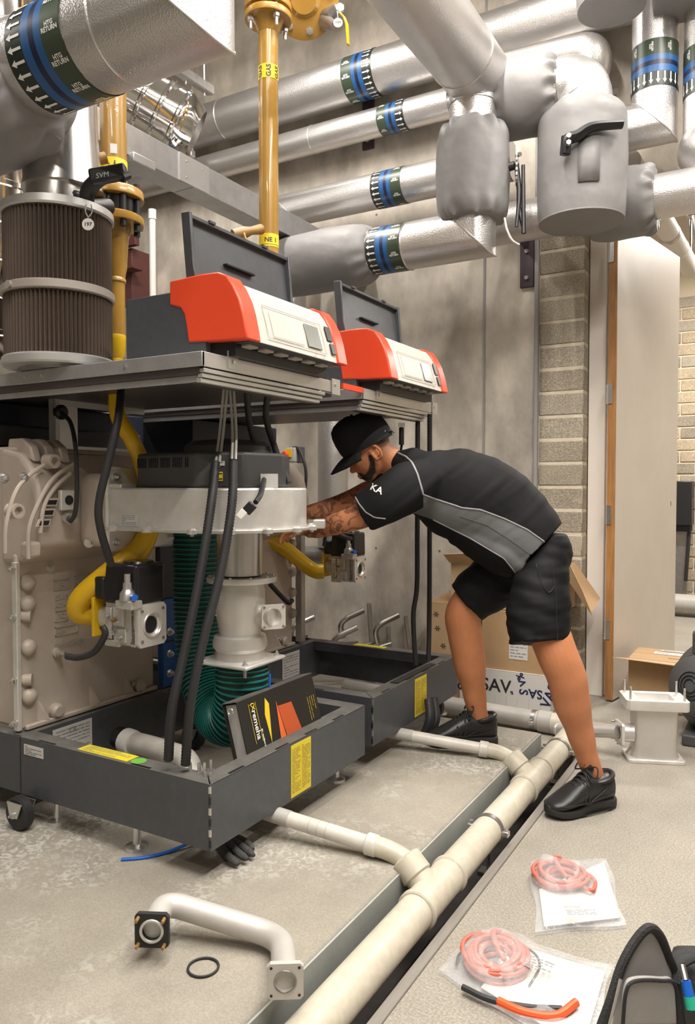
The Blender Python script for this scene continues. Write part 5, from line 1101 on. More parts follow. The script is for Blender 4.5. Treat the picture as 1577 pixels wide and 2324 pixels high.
# stack behind the man's legs
t=carton('printed_carton','white carton printed SAV in navy at the bottom of the stack',-1.77,-1.2,4.46,4.86,0,.225,'paper') ; flap(t,[(-1.77,4.46,.226),(-1.2,4.46,.226),(-1.2,4.86,.226),(-1.77,4.86,.226)],'paper')
mat('ink_navy',(.01,.014,.08),.5)
def ptext(s,sz,px,z,rot=0,m='ink_navy'):
    g=G(); ux=V((math.cos(rot),0,math.sin(rot))); uz=V((-math.sin(rot),0,math.cos(rot))); text_on(g,s,sz,(px,4.4585,z),ux,uz,bold=.0015); g.obj('lettering',m,t,flat=True,kind='stuff')
ptext('SAV',.11,-1.535,.13,0,'ink'); ptext('%',.025,-1.435,.1); ptext('SA',.075,-1.29,.115,math.pi); ptext('S',.075,-1.365,.115,-math.pi/2); ptext('V%',.06,-1.375,.19,math.pi*.62); ptext('VAS',.085,-1.205,.11,1.2); ptext('SAV',.1,-1.745,.16,math.pi/2)
for k in range(8): G().bx(-1.75+k*.07,-1.7495+k*.07,4.4588,4.4595,.01,.075).obj('grid_line','ink_grey',t)
t=carton('carton','brown carton with white barcode label, middle of the stack behind the legs',-1.63,-1.205,4.47,4.86,.23,.585); flap(t,[(-1.63,4.47,.586),(-1.205,4.47,.586),(-1.205,4.86,.586),(-1.63,4.86,.586)],'cardboard')
plate_label(t,'white_label',(-1.4,4.4695,.37),(1,0,0),(0,0,1),.115,.13,'paper',6,3,'ink_grey',.35,nrm=(0,-1,0))
t=carton('open_carton','tall open carton with bent flaps on top of the stack',-1.85,-1.16,4.5,4.86,.59,.87,'cardboard_light')
flap(t,[(-1.86,4.5,.87),(-1.6,4.5,.87),(-1.58,4.42,.95),(-1.86,4.4,.93)],'cardboard_light'); flap(t,[(-1.16,4.5,.87),(-1.16,4.86,.87),(-1.0,4.84,.66),(-.98,4.52,.62)],'cardboard'); flap(t,[(-1.16,4.48,1.02),(-1.16,4.52,.86),(-.97,4.5,.6),(-1.02,4.46,.75)],'cardboard_light')
G().prism([(-1.75,4.5,.87),(-1.16,4.5,.87),(-1.16,4.5,1.04),(-1.75,4.5,.98)],(0,.004,0)).obj('flap','cardboard_light',t)
t=carton('stamped_carton','light carton with black leaf stamps standing behind the second boiler',-2.02,-1.78,4.5,4.84,0,.6,'cardboard_light')
flap(t,[(-2.02,4.5,.6),(-1.78,4.5,.6),(-1.78,4.84,.62),(-2.02,4.84,.62)],'cardboard')
r_=random.Random(2); 
for (x,z) in ((-1.95,.53),(-1.85,.52),(-1.94,.44),(-1.84,.43),(-1.9,.33),(-1.82,.35),(-1.95,.25)):
    g=G()
    for k in range(6): a=k*1.05; g.box((x+.012*math.cos(a),4.4985,z+.012*math.sin(a)),(.016,.001,.004),Matrix.Rotation(-a,3,'Y'))
    g.obj('leaf_stamp','ink',t,flat=True,kind='stuff')
# steel straps and folded stand by the wall
t=thing('pipe_stand','folded steel stand with curved straps leaning at the back wall','stand',(-2.6,4.6,0))
for (px,py,dd) in ((-2.93,4.35,.0),(-2.62,4.5,.05),(-2.56,4.3,-.03),(-2.35,4.5,.04)):
    z=.39+dd; G().tube(cat([(px-.02,py-.01,z-.13),(px-.03,py-.02,z-.05),(px,py,z),(px+.08,py+.1,z+.05)],6),.026,10,squash=.7).obj('curved_strap','steel',t)
for (a,b) in (((-2.98,4.3,.24),(-2.5,4.45,.3)),((-2.75,4.3,.23),(-2.4,4.5,.3)),((-2.6,4.3,.2),(-2.3,4.55,.3))): G().tube([a,b],.015,8,squash=.6).obj('cross_bar','steel_dark',t)
for (a,b) in (((-2.62,4.83,.5),(-2.4,4.5,0)),((-2.33,4.84,.43),(-2.12,4.55,0)),((-2.45,4.8,.35),(-2.3,4.55,0)),((-2.95,4.5,.3),(-2.95,4.5,0))): G().tube([a,b],.016,8).obj('leg','taupe_dark',t)
# ---------------------------------------------------------------- next room
t=thing('wall_unit','black wall unit on a grey stand seen past the door','cabinet',(-0.987,9.100,0.058))
a=V((-1.162,9.200,1.409)); b=V((-0.924,9.200,0.921)); G().bx(a.x,b.x,9.1,9.4,b.z,a.z).obj('black_case','black',t,bev=.01); G().bx(a.x,b.x-.02,9.15,9.4,b.z-.07,b.z).obj('lower_case','black_soft',t)
G().bx(b.x-.18,b.x-.06,9.25,9.35,0,b.z-.07).obj('stand_post','steel_dark',t); G().bx(a.x,b.x-.18,9.3,9.4,.3,b.z-.1).obj('grey_panel','galv',t)
G().tube([(b.x-.03,9.2,b.z),(b.x-.03,9.2,.9),(b.x-.06,9.2,.3)],.02,8).obj('cable','rubber',t)
t=thing('floor_pipe','grey lagged pipe low on the floor of the next room','pipe',(-0.898,8.600,0.040)); c=V((-0.899,8.600,0.123)); G().cyl((-2,8.6,c.z),(1,8.6,c.z),.105,n=28).obj('lagging','pvc_grey',t); 
for x in (-1.5,-.6,.4): G().bx(x-.05,x+.05,8.5,8.7,0,c.z-.09).obj('support_block','taupe_dark',t)
t=thing('sloping_pipe','pale sloping pipe with dark arrow band in the next room','pipe',(-0.731,6.500,3.008)); p0=V((-0.815,5.600,3.220)); p1=V((-0.750,7.000,3.167)); G().cyl(p0+(p0-p1)*.6,p1,.075,n=28).obj('lagging','panel_white',t); m_=p0.lerp(p1,.33); G().lathe([(-.03,.077),(.03,.077)],m_,p1-p0,28,cap=False).obj('dark_band','steel_dark',t); G().lathe([(-.005,.079),(.005,.079)],p0.lerp(p1,.6),p1-p0,28,cap=False).obj('clip','zinc',t); G().cyl(p1,V((p1.x,p1.y,5.3)),.01,n=8).obj('hanger','zinc',t)
G().cyl(V((-0.736,7.000,3.637)),V((-0.689,7.600,3.188)),.05,n=20).obj('side_pipe','steel',t)

# ---------------------------------------------------------------- the man
from mathutils.bvhtree import BVHTree
from mathutils import noise
def remesh(g,vox,smooth=4,fac=.5):
    me=bpy.data.meshes.new('tmp'); me.from_pydata(g.v,[],g.f); o=bpy.data.objects.new('tmp',me); COL.objects.link(o)
    m=o.modifiers.new('r','REMESH'); m.mode='VOXEL'; m.voxel_size=vox
    if smooth: s=o.modifiers.new('s','SMOOTH'); s.factor=fac; s.iterations=smooth
    dg=bpy.context.evaluated_depsgraph_get(); e=o.evaluated_get(dg); m2=bpy.data.meshes.new_from_object(e)
    bpy.data.objects.remove(o); return m2
def loft(g,secs,n=24,e3=FW,sup=2.0):
    """secs: (point, half thickness across, half depth) ; across = perpendicular to the run in the upright plane"""
    P_=[V(s[0]) for s in secs]; rs=[]; last=None
    for i in range(len(P_)):
        d=(P_[min(i+1,len(P_)-1)]-P_[max(i-1,0)]).normalized(); nrm=d.cross(e3).normalized(); b=nrm.cross(d).normalized()
        ring=[]
        for k in range(n):
            a=2*math.pi*k/n; c,s_=math.cos(a),math.sin(a); c=math.copysign(abs(c)**(2/sup),c); s_=math.copysign(abs(s_)**(2/sup),s_)
            ring.append(P_[i]+nrm*c*secs[i][1]+b*s_*secs[i][2])
        rs.append(ring)
    return g.rings(rs)
def dense(secs,n=5):
    pts=cat([s[0] for s in secs],n); out=[]
    for i,p in enumerate(pts):
        u=i/n; k=min(int(u),len(secs)-2); f=u-k; f=f*f*(3-2*f); out.append((p,secs[k][1]*(1-f)+secs[k+1][1]*f,secs[k][2]*(1-f)+secs[k+1][2]*f))
    return out
def place_mesh(me,name,mats,parent,attr=None,label=None,disp=None):
    vs=[v.co.copy() for v in me.vertices]
    if disp:
        ns=[v.normal.copy() for v in me.vertices]
        for i,v in enumerate(me.vertices): v.co=vs[i]+ns[i]*disp(vs[i],ns[i])
        me.update(); 
    vs=[v.co.copy() for v in me.vertices]; ns=[v.normal.copy() for v in me.vertices]
    if attr:
        for an,fn in attr.items():
            at=me.attributes.new(an,'FLOAT','POINT'); at.data.foreach_set('value',[fn(vs[i],ns[i]) for i in range(len(vs))])
    c=bb_center(vs)
    for v in me.vertices: v.co-=c
    me.materials.clear()
    for m in mats: me.materials.append(MAT[m])
    me.polygons.foreach_set('use_smooth',[True]*len(me.polygons)); me.name=name; me.update()
    o=bpy.data.objects.new(name,me); link(o,parent,c)
    if label: o['label']=label
    return o
def attr_mat(name,base,rules,rough=.7,bump=0,bscale=200,spec=.3,bdist=.002,var=0):
    """base colour plus (attribute, lo, hi, colour) overlays: dyed panels, piping, ink"""
    m=mat(name,base,rough,0,bump,bscale,spec=spec,bdist=bdist,var=var,vscale=12); nt=m.node_tree; N=nt.nodes; L=nt.links; b=N['Principled BSDF']
    if b.inputs['Base Color'].links: src=b.inputs['Base Color'].links[0].from_socket
    else:
        rgb=N.new('ShaderNodeRGB'); rgb.outputs[0].default_value=(*base,1); src=rgb.outputs[0]
    for (an,lo,hi,col,nz) in rules:
        a=N.new('ShaderNodeAttribute'); a.attribute_name=an; f=N.new('ShaderNodeMapRange'); f.inputs[1].default_value=lo; f.inputs[2].default_value=hi; L.new(a.outputs['Fac'],f.inputs[0]); fac=f.outputs[0]
        if nz:
            t_=N.new('ShaderNodeTexNoise'); t_.inputs['Scale'].default_value=nz; t_.inputs['Detail'].default_value=3; t_.inputs['Distortion'].default_value=1.5; ge=N.new('ShaderNodeNewGeometry'); L.new(ge.outputs[0],t_.inputs[0]); r_=N.new('ShaderNodeMapRange'); r_.inputs[1].default_value=.5; r_.inputs[2].default_value=.56; L.new(t_.outputs[0],r_.inputs[0]); mu=N.new('ShaderNodeMath'); mu.operation='MULTIPLY'; L.new(fac,mu.inputs[0]); L.new(r_.outputs[0],mu.inputs[1]); fac=mu.outputs[0]
        mx=N.new('ShaderNodeMix'); mx.data_type='RGBA'; L.new(fac,mx.inputs[0]); L.new(src,mx.inputs[6]); mx.inputs[7].default_value=(*col,1); src=mx.outputs[2]
    L.new(src,b.inputs['Base Color']); return m
attr_mat('skin',(.5,.2,.092),[('tat',.3,1.2,(.12,.06,.042),20),('beard',.15,.75,(.022,.014,.011),0),('hair',.1,1.1,(.03,.02,.016),0)],.5,.12,350,.35,.0012,.1)
attr_mat('shirt',(.013,.013,.0138),[('panel',-.001,.001,(.15,.155,.16),0)],.75,.2,420,.12,.0008)
attr_mat('shorts',(.006,.006,.007),[],.7,.25,160,.2,.001)
mat('cap_black',(.008,.008,.01),.8,0,.1,400); mat('shoe_black',(.014,.014,.015),.4,0,.3,240,bdist=.0015); mat('sole_dark',(.022,.02,.02),.6); mat('hair',(.018,.012,.009),.8,0,.6,500); mat('lace',(.012,.012,.013),.7); mat('cap_tab',(.11,.09,.075),.5); mat('eye_white',(.7,.68,.65),.2); mat('eye_dark',(.02,.012,.008),.1)
mat('lip',(.3,.12,.08),.5)
PER=thing('person','man in black and grey polo shirt, shorts and cap bending over the far boiler','person',(-.95,3.3,0))
SZ=lambda p:(V(p).dot(RV),V(p).z)
# --- body skin mesh: legs, arms, hands, neck, head
g=G()
# near leg
loft(g,dense([((-0.943,3.290,0.973),.08,.08),((-0.894,3.219,0.794),.09,.088),((-0.836,3.189,0.655),.085,.082),((-0.795,3.197,0.556),.082,.076),((-0.778,3.215,0.452),.078,.072),((-0.748,3.245,0.317),.058,.055),((-0.721,3.262,0.208),.046,.044),((-0.695,3.279,0.124),.042,.04),((-0.682,3.296,0.072),.038,.036)],5))
# far leg
loft(g,dense([((-1.126,3.414,0.950),.085,.085),((-1.250,3.373,0.844),.09,.085),((-1.311,3.346,0.756),.086,.08),((-1.306,3.356,0.655),.082,.076),((-1.295,3.381,0.526),.076,.07),((-1.283,3.416,0.373),.056,.054),((-1.269,3.432,0.269),.045,.044),((-1.246,3.443,0.212),.04,.038)],5))
# near arm: shoulder, elbow, wrist
arm1=[((-1.422,2.969,1.348),.07,.065),((-1.498,2.898,1.263),.06,.058),((-1.592,2.866,1.221),.053,.05),((-1.676,2.839,1.194),.05,.048),((-1.781,2.846,1.164),.04,.037),((-1.864,2.867,1.148),.03,.033)]
loft(g,dense(arm1,5))
arm2=[((-1.633,3.287,1.380),.065,.06),((-1.751,3.240,1.327),.055,.055),((-1.833,3.168,1.278),.05,.048),((-1.884,3.090,1.250),.046,.042),((-1.926,3.019,1.234),.038,.034),((-1.954,2.968,1.225),.03,.032)]
loft(g,dense(arm2,5))
def hand(w,d,up):
    """palm and five bent fingers reaching from the wrist along d"""
    w=V(w); d=V(d).normalized(); up=V(up).normalized(); sd=d.cross(up).normalized()
    loft(g,[(w-d*.01,.018,.03),(w+d*.035,.017,.04),(w+d*.08,.014,.042)],16,sd)
    for k,(o,ln) in enumerate(((-.032,.062),(-.011,.075),(.011,.07),(.031,.055))):
        b0=w+d*.075+sd*o; p=[b0,b0+d*ln*.45-up*.006,b0+d*ln*.75-up*.03,b0+d*ln*.78-up*.052]; g.tube(p,[.0098,.0094,.0086,.0065],10)
    th0=w+d*.02-sd*.034; g.tube([th0,th0+d*.025-sd*.02-up*.01,th0+d*.052-sd*.022-up*.026],[.013,.011,.008],10)
hand((-1.866,2.866,1.148),-RV+FW*.35+V((0,0,-.05)),(0,0,1)); hand((-1.954,2.968,1.225),-RV+FW*.1+V((0,0,-.15)),(0,0,1))
# neck and head in head axes
HC=V((-1.666,3.065,1.515)); HF=(-RV*.85-V((0,0,1))*.5-FW*.05).normalized(); HS=-FW; HS=(HS-HF*HS.dot(HF)).normalized(); HU=HF.cross(HS).normalized()
if HU.z<0: HU=-HU
def h(f,u,s): return HC+HF*f+HU*u+HS*s
RM=Matrix((HF,HS,HU)).transposed()
def ell(f,u,s,rf,ru,rs): g.sphere(h(f,u,s),1,24,(rf,rs,ru),RM)
ell(-.012,.03,0,.102,.1,.078); ell(.03,-.035,0,.072,.085,.064); ell(.05,-.098,0,.04,.03,.042); ell(.01,-.07,.0,.06,.05,.058)
g.tube([h(.075,.012,0),h(.1,-.03,0),h(.103,-.045,0)],[.012,.015,.012],10); ell(.108,-.043,0,.016,.014,.014)
for s_ in (-1,1):
    ell(.07,-.03,.035*s_,.022,.02,.02); g.tube([h(.085,.016,.012*s_),h(.078,.02,.04*s_),h(.06,.012,.058*s_)],.011,8)
    # ear: rim, lobe and hollow
    g.tube([h(-.014+.02*math.cos(a)+.004*math.sin(a),-.024+.034*math.sin(a),(.08+.012*math.cos(a+2.7))*s_) for a in [2*math.pi*k/20 for k in range(20)]],.0068,8,closed=True)
    g.sphere(h(-.013,-.022,.068*s_),1,12,(.016,.008,.028),RM); ell(-.004,-.056,.078*s_,.009,.012,.0075); ell(.004,-.028,.079*s_,.006,.008,.006)
ell(.093,-.078,0,.012,.007,.022); ell(.09,-.09,0,.012,.008,.02)
loft(g,[(h(-.03,-.02,0),.06,.062),(h(-.055,-.075,0),.062,.062),(V((-1.554,3.150,1.429)),.072,.075),(V((-1.475,3.171,1.388)),.1,.1)],20)
loft(g,dense([((-1.545,3.132,1.428),.08,.09),((-1.440,3.167,1.358),.14,.17),((-1.258,3.246,1.278),.15,.17),((-1.112,3.305,1.200),.14,.15),((-1.014,3.346,1.092),.1,.12),((-0.995,3.353,0.984),.08,.11)],4))
arm_axis=[V(p[0]) for p in arm1[1:]]+[V(p[0]) for p in arm2[2:]]
def tat(p,n):
    d=min((p-q).length for q in arm_axis); return max(0,min(1,(.11-d)/.03))*(1 if V(p).dot(RV)<SZ((-1.536,2.922,1.243))[0] else 0)
def loc(p): q=p-HC; return q.dot(HF),q.dot(HU),q.dot(HS)
JAW=[(.016,-.03,.012),(.02,-.06,.018),(.038,-.09,.026),(.068,-.108,.03),(.095,-.1,.022)]; MOU=[(.105,-.066,.009),(.092,-.074,.01),(.082,-.092,.012)]
def chain(f,u,ch):
    best=0
    for k in range(len(ch)-1):
        a,b=ch[k],ch[k+1]; ax,ay=b[0]-a[0],b[1]-a[1]; t_=max(0,min(1,((f-a[0])*ax+(u-a[1])*ay)/(ax*ax+ay*ay))); d=math.hypot(f-a[0]-ax*t_,u-a[1]-ay*t_); r_=a[2]+(b[2]-a[2])*t_; best=max(best,min(1,max(0,(r_-d)/r_*1.8)))
    return best
def f_beard(p,n):
    if (p-HC).length>.22: return 0
    f,u,s_=loc(p)
    if f>.094 and -.092<u<-.072 and abs(s_)<.018: return 0
    return max(chain(f,u,JAW),chain(f,u,MOU))*(.8+.2*noise.noise(p*120))
def f_hair(p,n):
    if (p-HC).length>.2: return 0
    f,u,s_=loc(p); e=math.hypot((f+.014)/.03,(u+.024)/.044)
    if e<1 and abs(s_)>.06: return 0
    return max(0,min(1,(u+.075)/.07))*max(0,min(1,(.005-f)/.03))
body=place_mesh(remesh(g,.005,4),'body',['skin'],PER,{'tat':tat,'beard':f_beard,'hair':f_hair})
for s_ in (-1,1):
    e=G().sphere(h(.083,-.004,.03*s_),.0115,12).obj('eye','eye_white',PER); G().sphere(h(.0925,-.006,.031*s_),.005,8).obj('iris','eye_dark',e)
# --- cap
g=G(); CU=(HU+HF*.0).normalized(); prof=[(-.012,1.0),(.02,1.04),(.055,1.03),(.09,.98),(.118,.88),(.135,.7),(.145,.45),(.148,.12)]
rs=[]
for (t_,k) in prof:
    ring=[]
    for j in range(40):
        a=2*math.pi*j/40; f=math.cos(a); s_=math.sin(a)
        ff=(.126 if f>0 else .12)*f*k-.012+ (.008*t_/.1 if f>0 else 0); tilt=.004*f
        ring.append(h(ff,.022+t_+tilt+.01*(f>.3)*(t_>.03),.091*s_*k))
    rs.append(ring)
g.rings(rs); CAP=g.obj('cap','cap_black',PER,sharp=60)
# brim: curved sheet
bv=[]; nb_=16
for i in range(6):
    for j in range(nb_+1):
        a=-1.25+2.5*j/nb_; e=i/5; R0=.1+.088*e*max(0,math.cos(a*1.05))**.55; bv.append(h(.012+R0*math.cos(a)*1.02,.026-.04*e*e*.5-.06*(math.sin(a)**2)*.28-.016*e,.086*math.sin(a)*(1+.06*e)))
g=G(); g.add(bv,[(i*(nb_+1)+j,i*(nb_+1)+j+1,(i+1)*(nb_+1)+j+1,(i+1)*(nb_+1)+j) for i in range(5) for j in range(nb_)]); o=g.obj('brim','cap_black',CAP,sharp=80); m_=o.modifiers.new('s','SOLIDIFY'); m_.thickness=.007; m_.offset=0
G().sphere(h(-.012,.174,0),.008,10).obj('button','cap_black',CAP)
G().tube([h(-.115,.03,.05),h(-.13,.025,.02),h(-.13,.025,-.02)],.012,8,squash=.4).obj('strap','cap_tab',CAP); G().tube([h(-.125,.035,.03),h(-.14,.01,.03)],.009,8,squash=.5).obj('buckle','cap_tab',CAP)
G().tube([h(-.098,.06,.06),h(-.118,.075,.035),h(-.122,.05,.03)],.006,8).obj('strap_opening','galv',CAP)
g=G(); text_on(g,'S>',.026,h(-.093,.036,.0655)+HS*.004,-HU*.2-HF*.95+HS*-.45,HU,bold=.0005); g.obj('cap_logo','print_white',CAP,flat=True,kind='stuff')
# --- polo shirt
g=G()
loft(g,dense([((-1.571,3.130,1.475),.05,.075),((-1.510,3.153,1.438),.1,.14),((-1.431,3.173,1.378),.155,.2),((-1.314,3.227,1.322),.205,.205),((-1.197,3.281,1.267),.212,.205),((-1.107,3.319,1.195),.205,.2),((-1.034,3.347,1.121),.185,.2),((-0.982,3.363,1.068),.17,.2)],6),36,sup=2.2)
loft(g,dense([((-1.377,3.054,1.377),.1,.1),((-1.418,2.960,1.342),.112,.092),((-1.481,2.898,1.292),.1,.085),((-1.581,2.861,1.240),.086,.08)],6),28)
loft(g,dense([((-1.516,3.286,1.390),.1,.1),((-1.624,3.293,1.375),.085,.085),((-1.724,3.256,1.337),.075,.075)],5),28)
# front hem hanging lower
loft(g,dense([((-1.291,3.224,1.179),.09,.15),((-1.183,3.272,1.110),.105,.165),((-1.110,3.300,1.050),.1,.18),((-1.054,3.331,1.008),.08,.18)],5),28)
poly_=[SZ(p) for p in ((-1.381,3.015,1.316),(-1.231,3.099,1.259),(-1.165,3.137,1.251),(-1.077,3.187,1.213),(-0.995,3.233,1.167),(-0.907,3.281,1.096),(-0.937,3.261,1.039),(-0.990,3.232,1.070),(-0.966,3.243,1.009),(-1.022,3.210,0.973),(-1.074,3.182,1.043),(-1.196,3.115,1.127),(-1.331,3.039,1.205),(-1.412,2.993,1.236),(-1.375,3.016,1.259))]
arm_line=[SZ(p) for p in ((-1.480,2.965,1.514),(-1.429,2.993,1.476),(-1.402,3.006,1.400),(-1.381,3.015,1.316),(-1.375,3.016,1.259))]
slv=[SZ(p) for p in ((-1.631,2.869,1.316),(-1.614,2.878,1.278),(-1.589,2.891,1.243),(-1.556,2.910,1.220),(-1.516,2.933,1.215))]
mid=[SZ(p) for p in ((-1.239,3.094,1.224),(-1.139,3.150,1.186),(-1.056,3.196,1.125),(-0.989,3.233,1.068))]
def segd(p,a,b):
    ax,ay=b[0]-a[0],b[1]-a[1]; t_=max(0,min(1,((p[0]-a[0])*ax+(p[1]-a[1])*ay)/(ax*ax+ay*ay+1e-12))); return math.hypot(p[0]-a[0]-ax*t_,p[1]-a[1]-ay*t_)
def sd_poly(p,po):
    d=min(segd(p,po[i-1],po[i]) for i in range(len(po))); ins=False
    for i in range(len(po)):
        a,b=po[i-1],po[i]
        if (a[1]>p[1])!=(b[1]>p[1]) and p[0]<(b[0]-a[0])*(p[1]-a[1])/(b[1]-a[1])+a[0]: ins=not ins
    return d if ins else -d
def near(n): return n.dot(FW)<.15
def f_panel(p,n): return sd_poly(SZ(p),poly_) if near(n) else -1
def folds(p,n):
    s_,z=SZ(p); w=p.dot(FW); a=math.radians(38); x=s_*math.cos(a)+z*math.sin(a); y=-s_*math.sin(a)+z*math.cos(a)
    return .006*noise.noise(V((x*2.6,y*9,w*3)))+.010*max(0,noise.noise(V((x*2.2+3,y*17,w*2.5)))-.12)-.004*max(0,noise.noise(V((x*4+9,y*26,w*4)))-.1)
shirt=place_mesh(remesh(g,.007,10),'polo_shirt',['shirt'],PER,{'panel':f_panel},'black polo shirt with grey side panel and pale piping',folds)
def bvh_of(o):
    c=WORLD[o.name]; return BVHTree.FromPolygons([v.co+c for v in o.data.vertices],[list(p.vertices) for p in o.data.polygons])
bt=bvh_of(shirt)
def decal(par,name,m,s,size,o,ux,uy,off=.002,bold=.0008):
    vs,fs=text_geo(s,size,bold=bold); o=V(o); ux=V(ux).normalized(); uy=V(uy).normalized(); out=[]
    for v in vs:
        p=o+ux*v.x+uy*v.y-FW*1.0; hit=bt.ray_cast(p,FW)[0]; out.append((hit if hit else o)-FW*off)
    G().add(out,fs).obj(name,m,par,flat=True,kind='stuff')
mat('piping_grey',(.27,.27,.275),.6)
def piping(pts,r_,m='piping_grey'):
    out=[]
    for (s_,z) in resample([V((a,0,b)) for a,b in pts],.012) and [(p.x,p.z) for p in resample([V((a,0,b)) for a,b in pts],.012)]:
        o=RV*s_+V((0,0,z))+FW*2.2; hit=bt.ray_cast(o,FW)[0]
        if hit: out.append(hit-FW*.001)
    if len(out)>2: G().tube(cat(out,2),r_,6).obj('piping',m,shirt)
piping(arm_line[:4],.0045); piping(poly_[:6],.0035); piping(poly_[9:13],.0028); piping(slv,.0032); piping(mid,.0016,'steel_dark')
decal(shirt,'sleeve_logo','print_white','KA',.04,(-1.551,2.917,1.339),RV*.75-V((0,0,.35)),RV*.35+V((0,0,.9)))
# --- shorts
g=G()
loft(g,dense([((-0.958,3.380,1.141),.11,.16),((-0.957,3.378,1.053),.128,.175),((-0.994,3.352,0.964),.135,.18)],5),32)
loft(g,dense([((-0.923,3.316,1.045),.1,.11),((-0.921,3.243,0.912),.125,.12),((-0.917,3.206,0.794),.135,.125),((-0.900,3.176,0.684),.132,.12)],5),32)
loft(g,dense([((-1.048,3.427,1.014),.12,.12),((-1.153,3.398,0.926),.13,.118),((-1.250,3.373,0.854),.122,.115),((-1.301,3.353,0.806),.112,.108)],5),32)
def sf(p,n):
    s_,z=SZ(p); w=p.dot(FW); return .010*noise.noise(V((s_*5,z*16+s_*6,w*5)))+.004*noise.noise(V((s_*14,z*36,w*9)))
sh=place_mesh(remesh(g,.0085,8),'shorts',['shorts'],PER,None,'black shorts',sf)
bt=bvh_of(sh)
def seam(pts,r_,name):
    out=[]
    for p in resample(cat(pts,4),.012):
        hit=bt.ray_cast(p-FW*.6,FW)[0]
        if hit: out.append(hit-FW*.0005)
    if len(out)>2: G().tube(out,r_,6).obj(name,'black_gloss',sh)
seam([(-0.963,3.246,1.030),(-0.954,3.248,0.957),(-0.930,3.260,0.910),(-0.907,3.275,0.934)],.003,'pocket_seam'); seam([(-0.909,3.278,1.037),(-0.903,3.275,0.900),(-0.905,3.270,0.786),(-0.900,3.269,0.687)],.0025,'side_seam'); seam([(-1.024,3.198,0.713),(-0.966,3.231,0.690),(-0.908,3.264,0.681)],.002,'hem_seam')
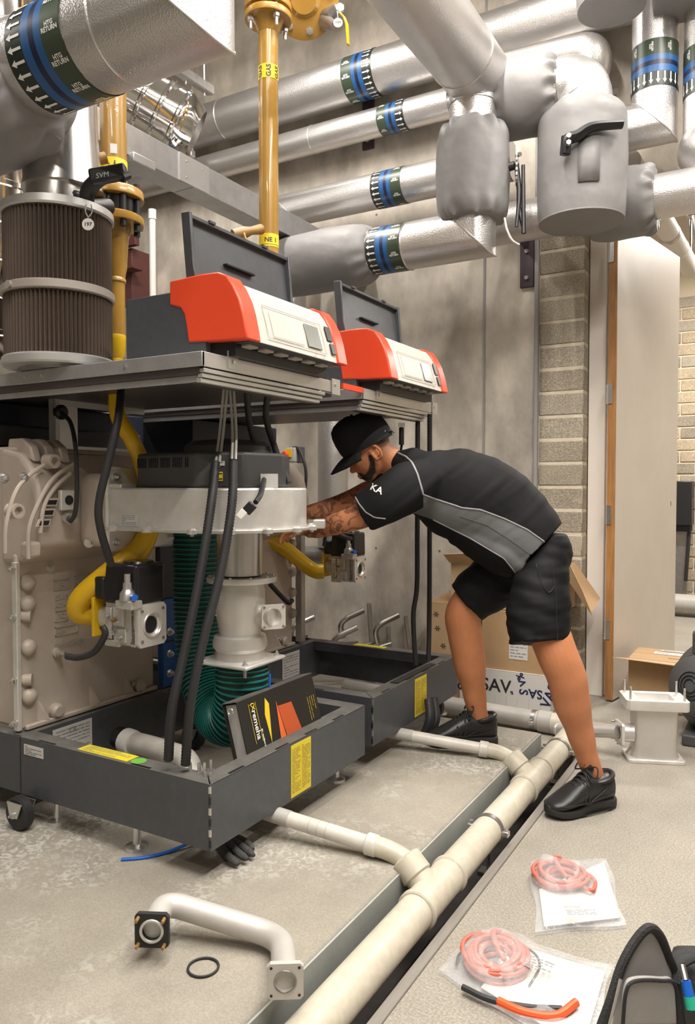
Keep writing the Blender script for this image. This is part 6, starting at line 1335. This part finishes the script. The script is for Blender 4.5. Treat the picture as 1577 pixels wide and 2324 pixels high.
# --- shoes
def shoe(heel,toe,z,label):
    heel=V(heel); toe=V(toe); heel.z=toe.z=z; d=(toe-heel); L=d.length; d.normalize(); sd=V((-d.y,d.x,0)); up=V((0,0,1))
    def q(t_,s_,u): return heel+d*t_*L+sd*s_+up*u
    def qq(t_,s_,u): return q(t_,s_*1.15,u*1.2)
    W=[(0,.026,0),(.04,.036,0),(.12,.041,0),(.3,.038,.003),(.45,.041,.003),(.62,.05,0),(.75,.053,.001),(.87,.047,.006),(.95,.034,.014),(1,.012,.022)]
    g=G(); rs=[]
    for (t_,w,lo) in W:
        hh=.046 if t_<.5 else .036; ring=[]
        for k in range(16):
            a=2*math.pi*k/16; c,s_=math.cos(a),math.sin(a); c=math.copysign(abs(c)**.5,c); s_=math.copysign(abs(s_)**.5,s_); ring.append(q(t_,c*w*1.17,lo+hh/2+s_*hh/2))
        rs.append(ring)
    g.rings(rs); SH=g.obj('shoe','sole_dark',PER,label=label)
    g=G()
    for k in range(13):
        t_=.14+k*.055; w=.042+.012*math.sin(t_*3); 
        for s_ in (-1,1): g.box(q(t_,s_*w*1.03,.01),(.02,.004,.006),Matrix.Rotation(math.atan2(d.y,d.x),3,'Z'))
    g.obj('sole_tread','black',SH,kind='stuff')
    U=[(.005,.02,.085),(.05,.034,.098),(.15,.039,.092),(.28,.038,.088),(.4,.041,.1),(.5,.045,.092),(.62,.048,.076),(.75,.05,.054),(.86,.046,.038),(.94,.036,.027),(.985,.018,.018)]
    g=G(); rs=[]
    for (t_,w,hh) in U:
        ring=[]
        for k in range(20):
            a=2*math.pi*k/20; c,s_=math.cos(a),math.sin(a); c=math.copysign(abs(c)**.75,c); ring.append(q(t_,c*w*1.2,.03+hh*1.18*(.5+.5*s_)+(.006 if t_>.9 else 0)))
        rs.append(ring)
    g.rings(rs); g.obj('upper','shoe_black',SH,sharp=70)
    G().tube([qq(.03+.29*(.5-.5*math.cos(a)),.036*math.sin(a),.108+.012*math.cos(a)) for a in [2*math.pi*k/24 for k in range(24)]],.011,8,closed=True).obj('collar','shoe_black',SH)
    g=G(); rs=[[qq(t_,s_,u) for s_,u in ((-.024,u0-.004),(-.012,u0),(.012,u0),(.024,u0-.004),(.024,u0+.004),(.012,u0+.01),(-.012,u0+.01),(-.024,u0+.004))] for t_,u0 in ((.64,.085),(.55,.1),(.47,.112),(.42,.122),(.38,.138),(.355,.15))]; g.rings(rs); g.obj('tongue','shoe_black',SH,bev=.003)
    for k in range(5):
        t_=.43+k*.05; u0=.132-k*.0105
        for s_ in (-1,1): G().tube(cat([qq(t_,-.04*s_,u0-.022),qq(t_+.012,-.012*s_,u0),qq(t_+.03,.016*s_,u0-.003),qq(t_+.05,.04*s_,u0-.034)],4),.0035,6).obj('lace','lace',SH)
    G().tube(cat([qq(.4,-.01,.155),qq(.37,-.045,.16),qq(.42,-.055,.13),qq(.43,-.01,.145)],5),.003,6,).obj('lace_bow','lace',SH); G().tube(cat([qq(.4,.01,.155),qq(.37,.045,.16),qq(.42,.055,.13),qq(.43,.01,.145)],5),.003,6).obj('lace_bow','lace',SH)
    for s_ in (-1,1):
        G().tube(cat([qq(.6,.0505*s_,.05),qq(.5,.049*s_,.043),qq(.4,.0445*s_,.055),qq(.2,.0415*s_,.082)],5),[.0016]*16,6).obj('side_logo','sole_dark',SH)
        G().tube(cat([qq(.86,.047*s_,.048),qq(.72,.0525*s_,.05),qq(.55,.05*s_,.047),qq(.3,.0425*s_,.05),qq(.06,.037*s_,.062)],5),.0016,6).obj('overlay_seam','sole_dark',SH)
        for t_ in (.5,.56,.62): G().tube([qq(t_,.049*s_,.05),qq(t_-.03,.042*s_,.088)],.0035,6).obj('gloss_strap','black_gloss',SH)
    return SH
shoe((-0.631,3.325,0.000),(-0.833,3.049,0.000),0,'black trainer on the floor, foot turned to the camera'); shoe((-1.193,3.477,0.120),(-1.471,3.287,0.120),.12,'black trainer standing on the plinth')
t=thing('cable_connector','black cable connector with pale pins sticking up behind the collar','connector',(-1.598,3.268,1.547))
G().tube([(-1.598,3.268,1.547),(-1.599,3.270,1.630)],.016,12,squash=.7).obj('plug_body','black',t,bev=.002)
for k in range(5): a=V((-1.599,3.270,1.632))+RV*(.0065*(k-2)); G().cyl(a,a+V((0,0,.02)),.002,n=6).obj('pin','panel_white',t)
G().tube(cat([(-1.602,3.277,1.543),(-1.647,3.354,1.509),(-1.719,3.460,1.448)],6),.006,8).obj('lead','rubber',t)
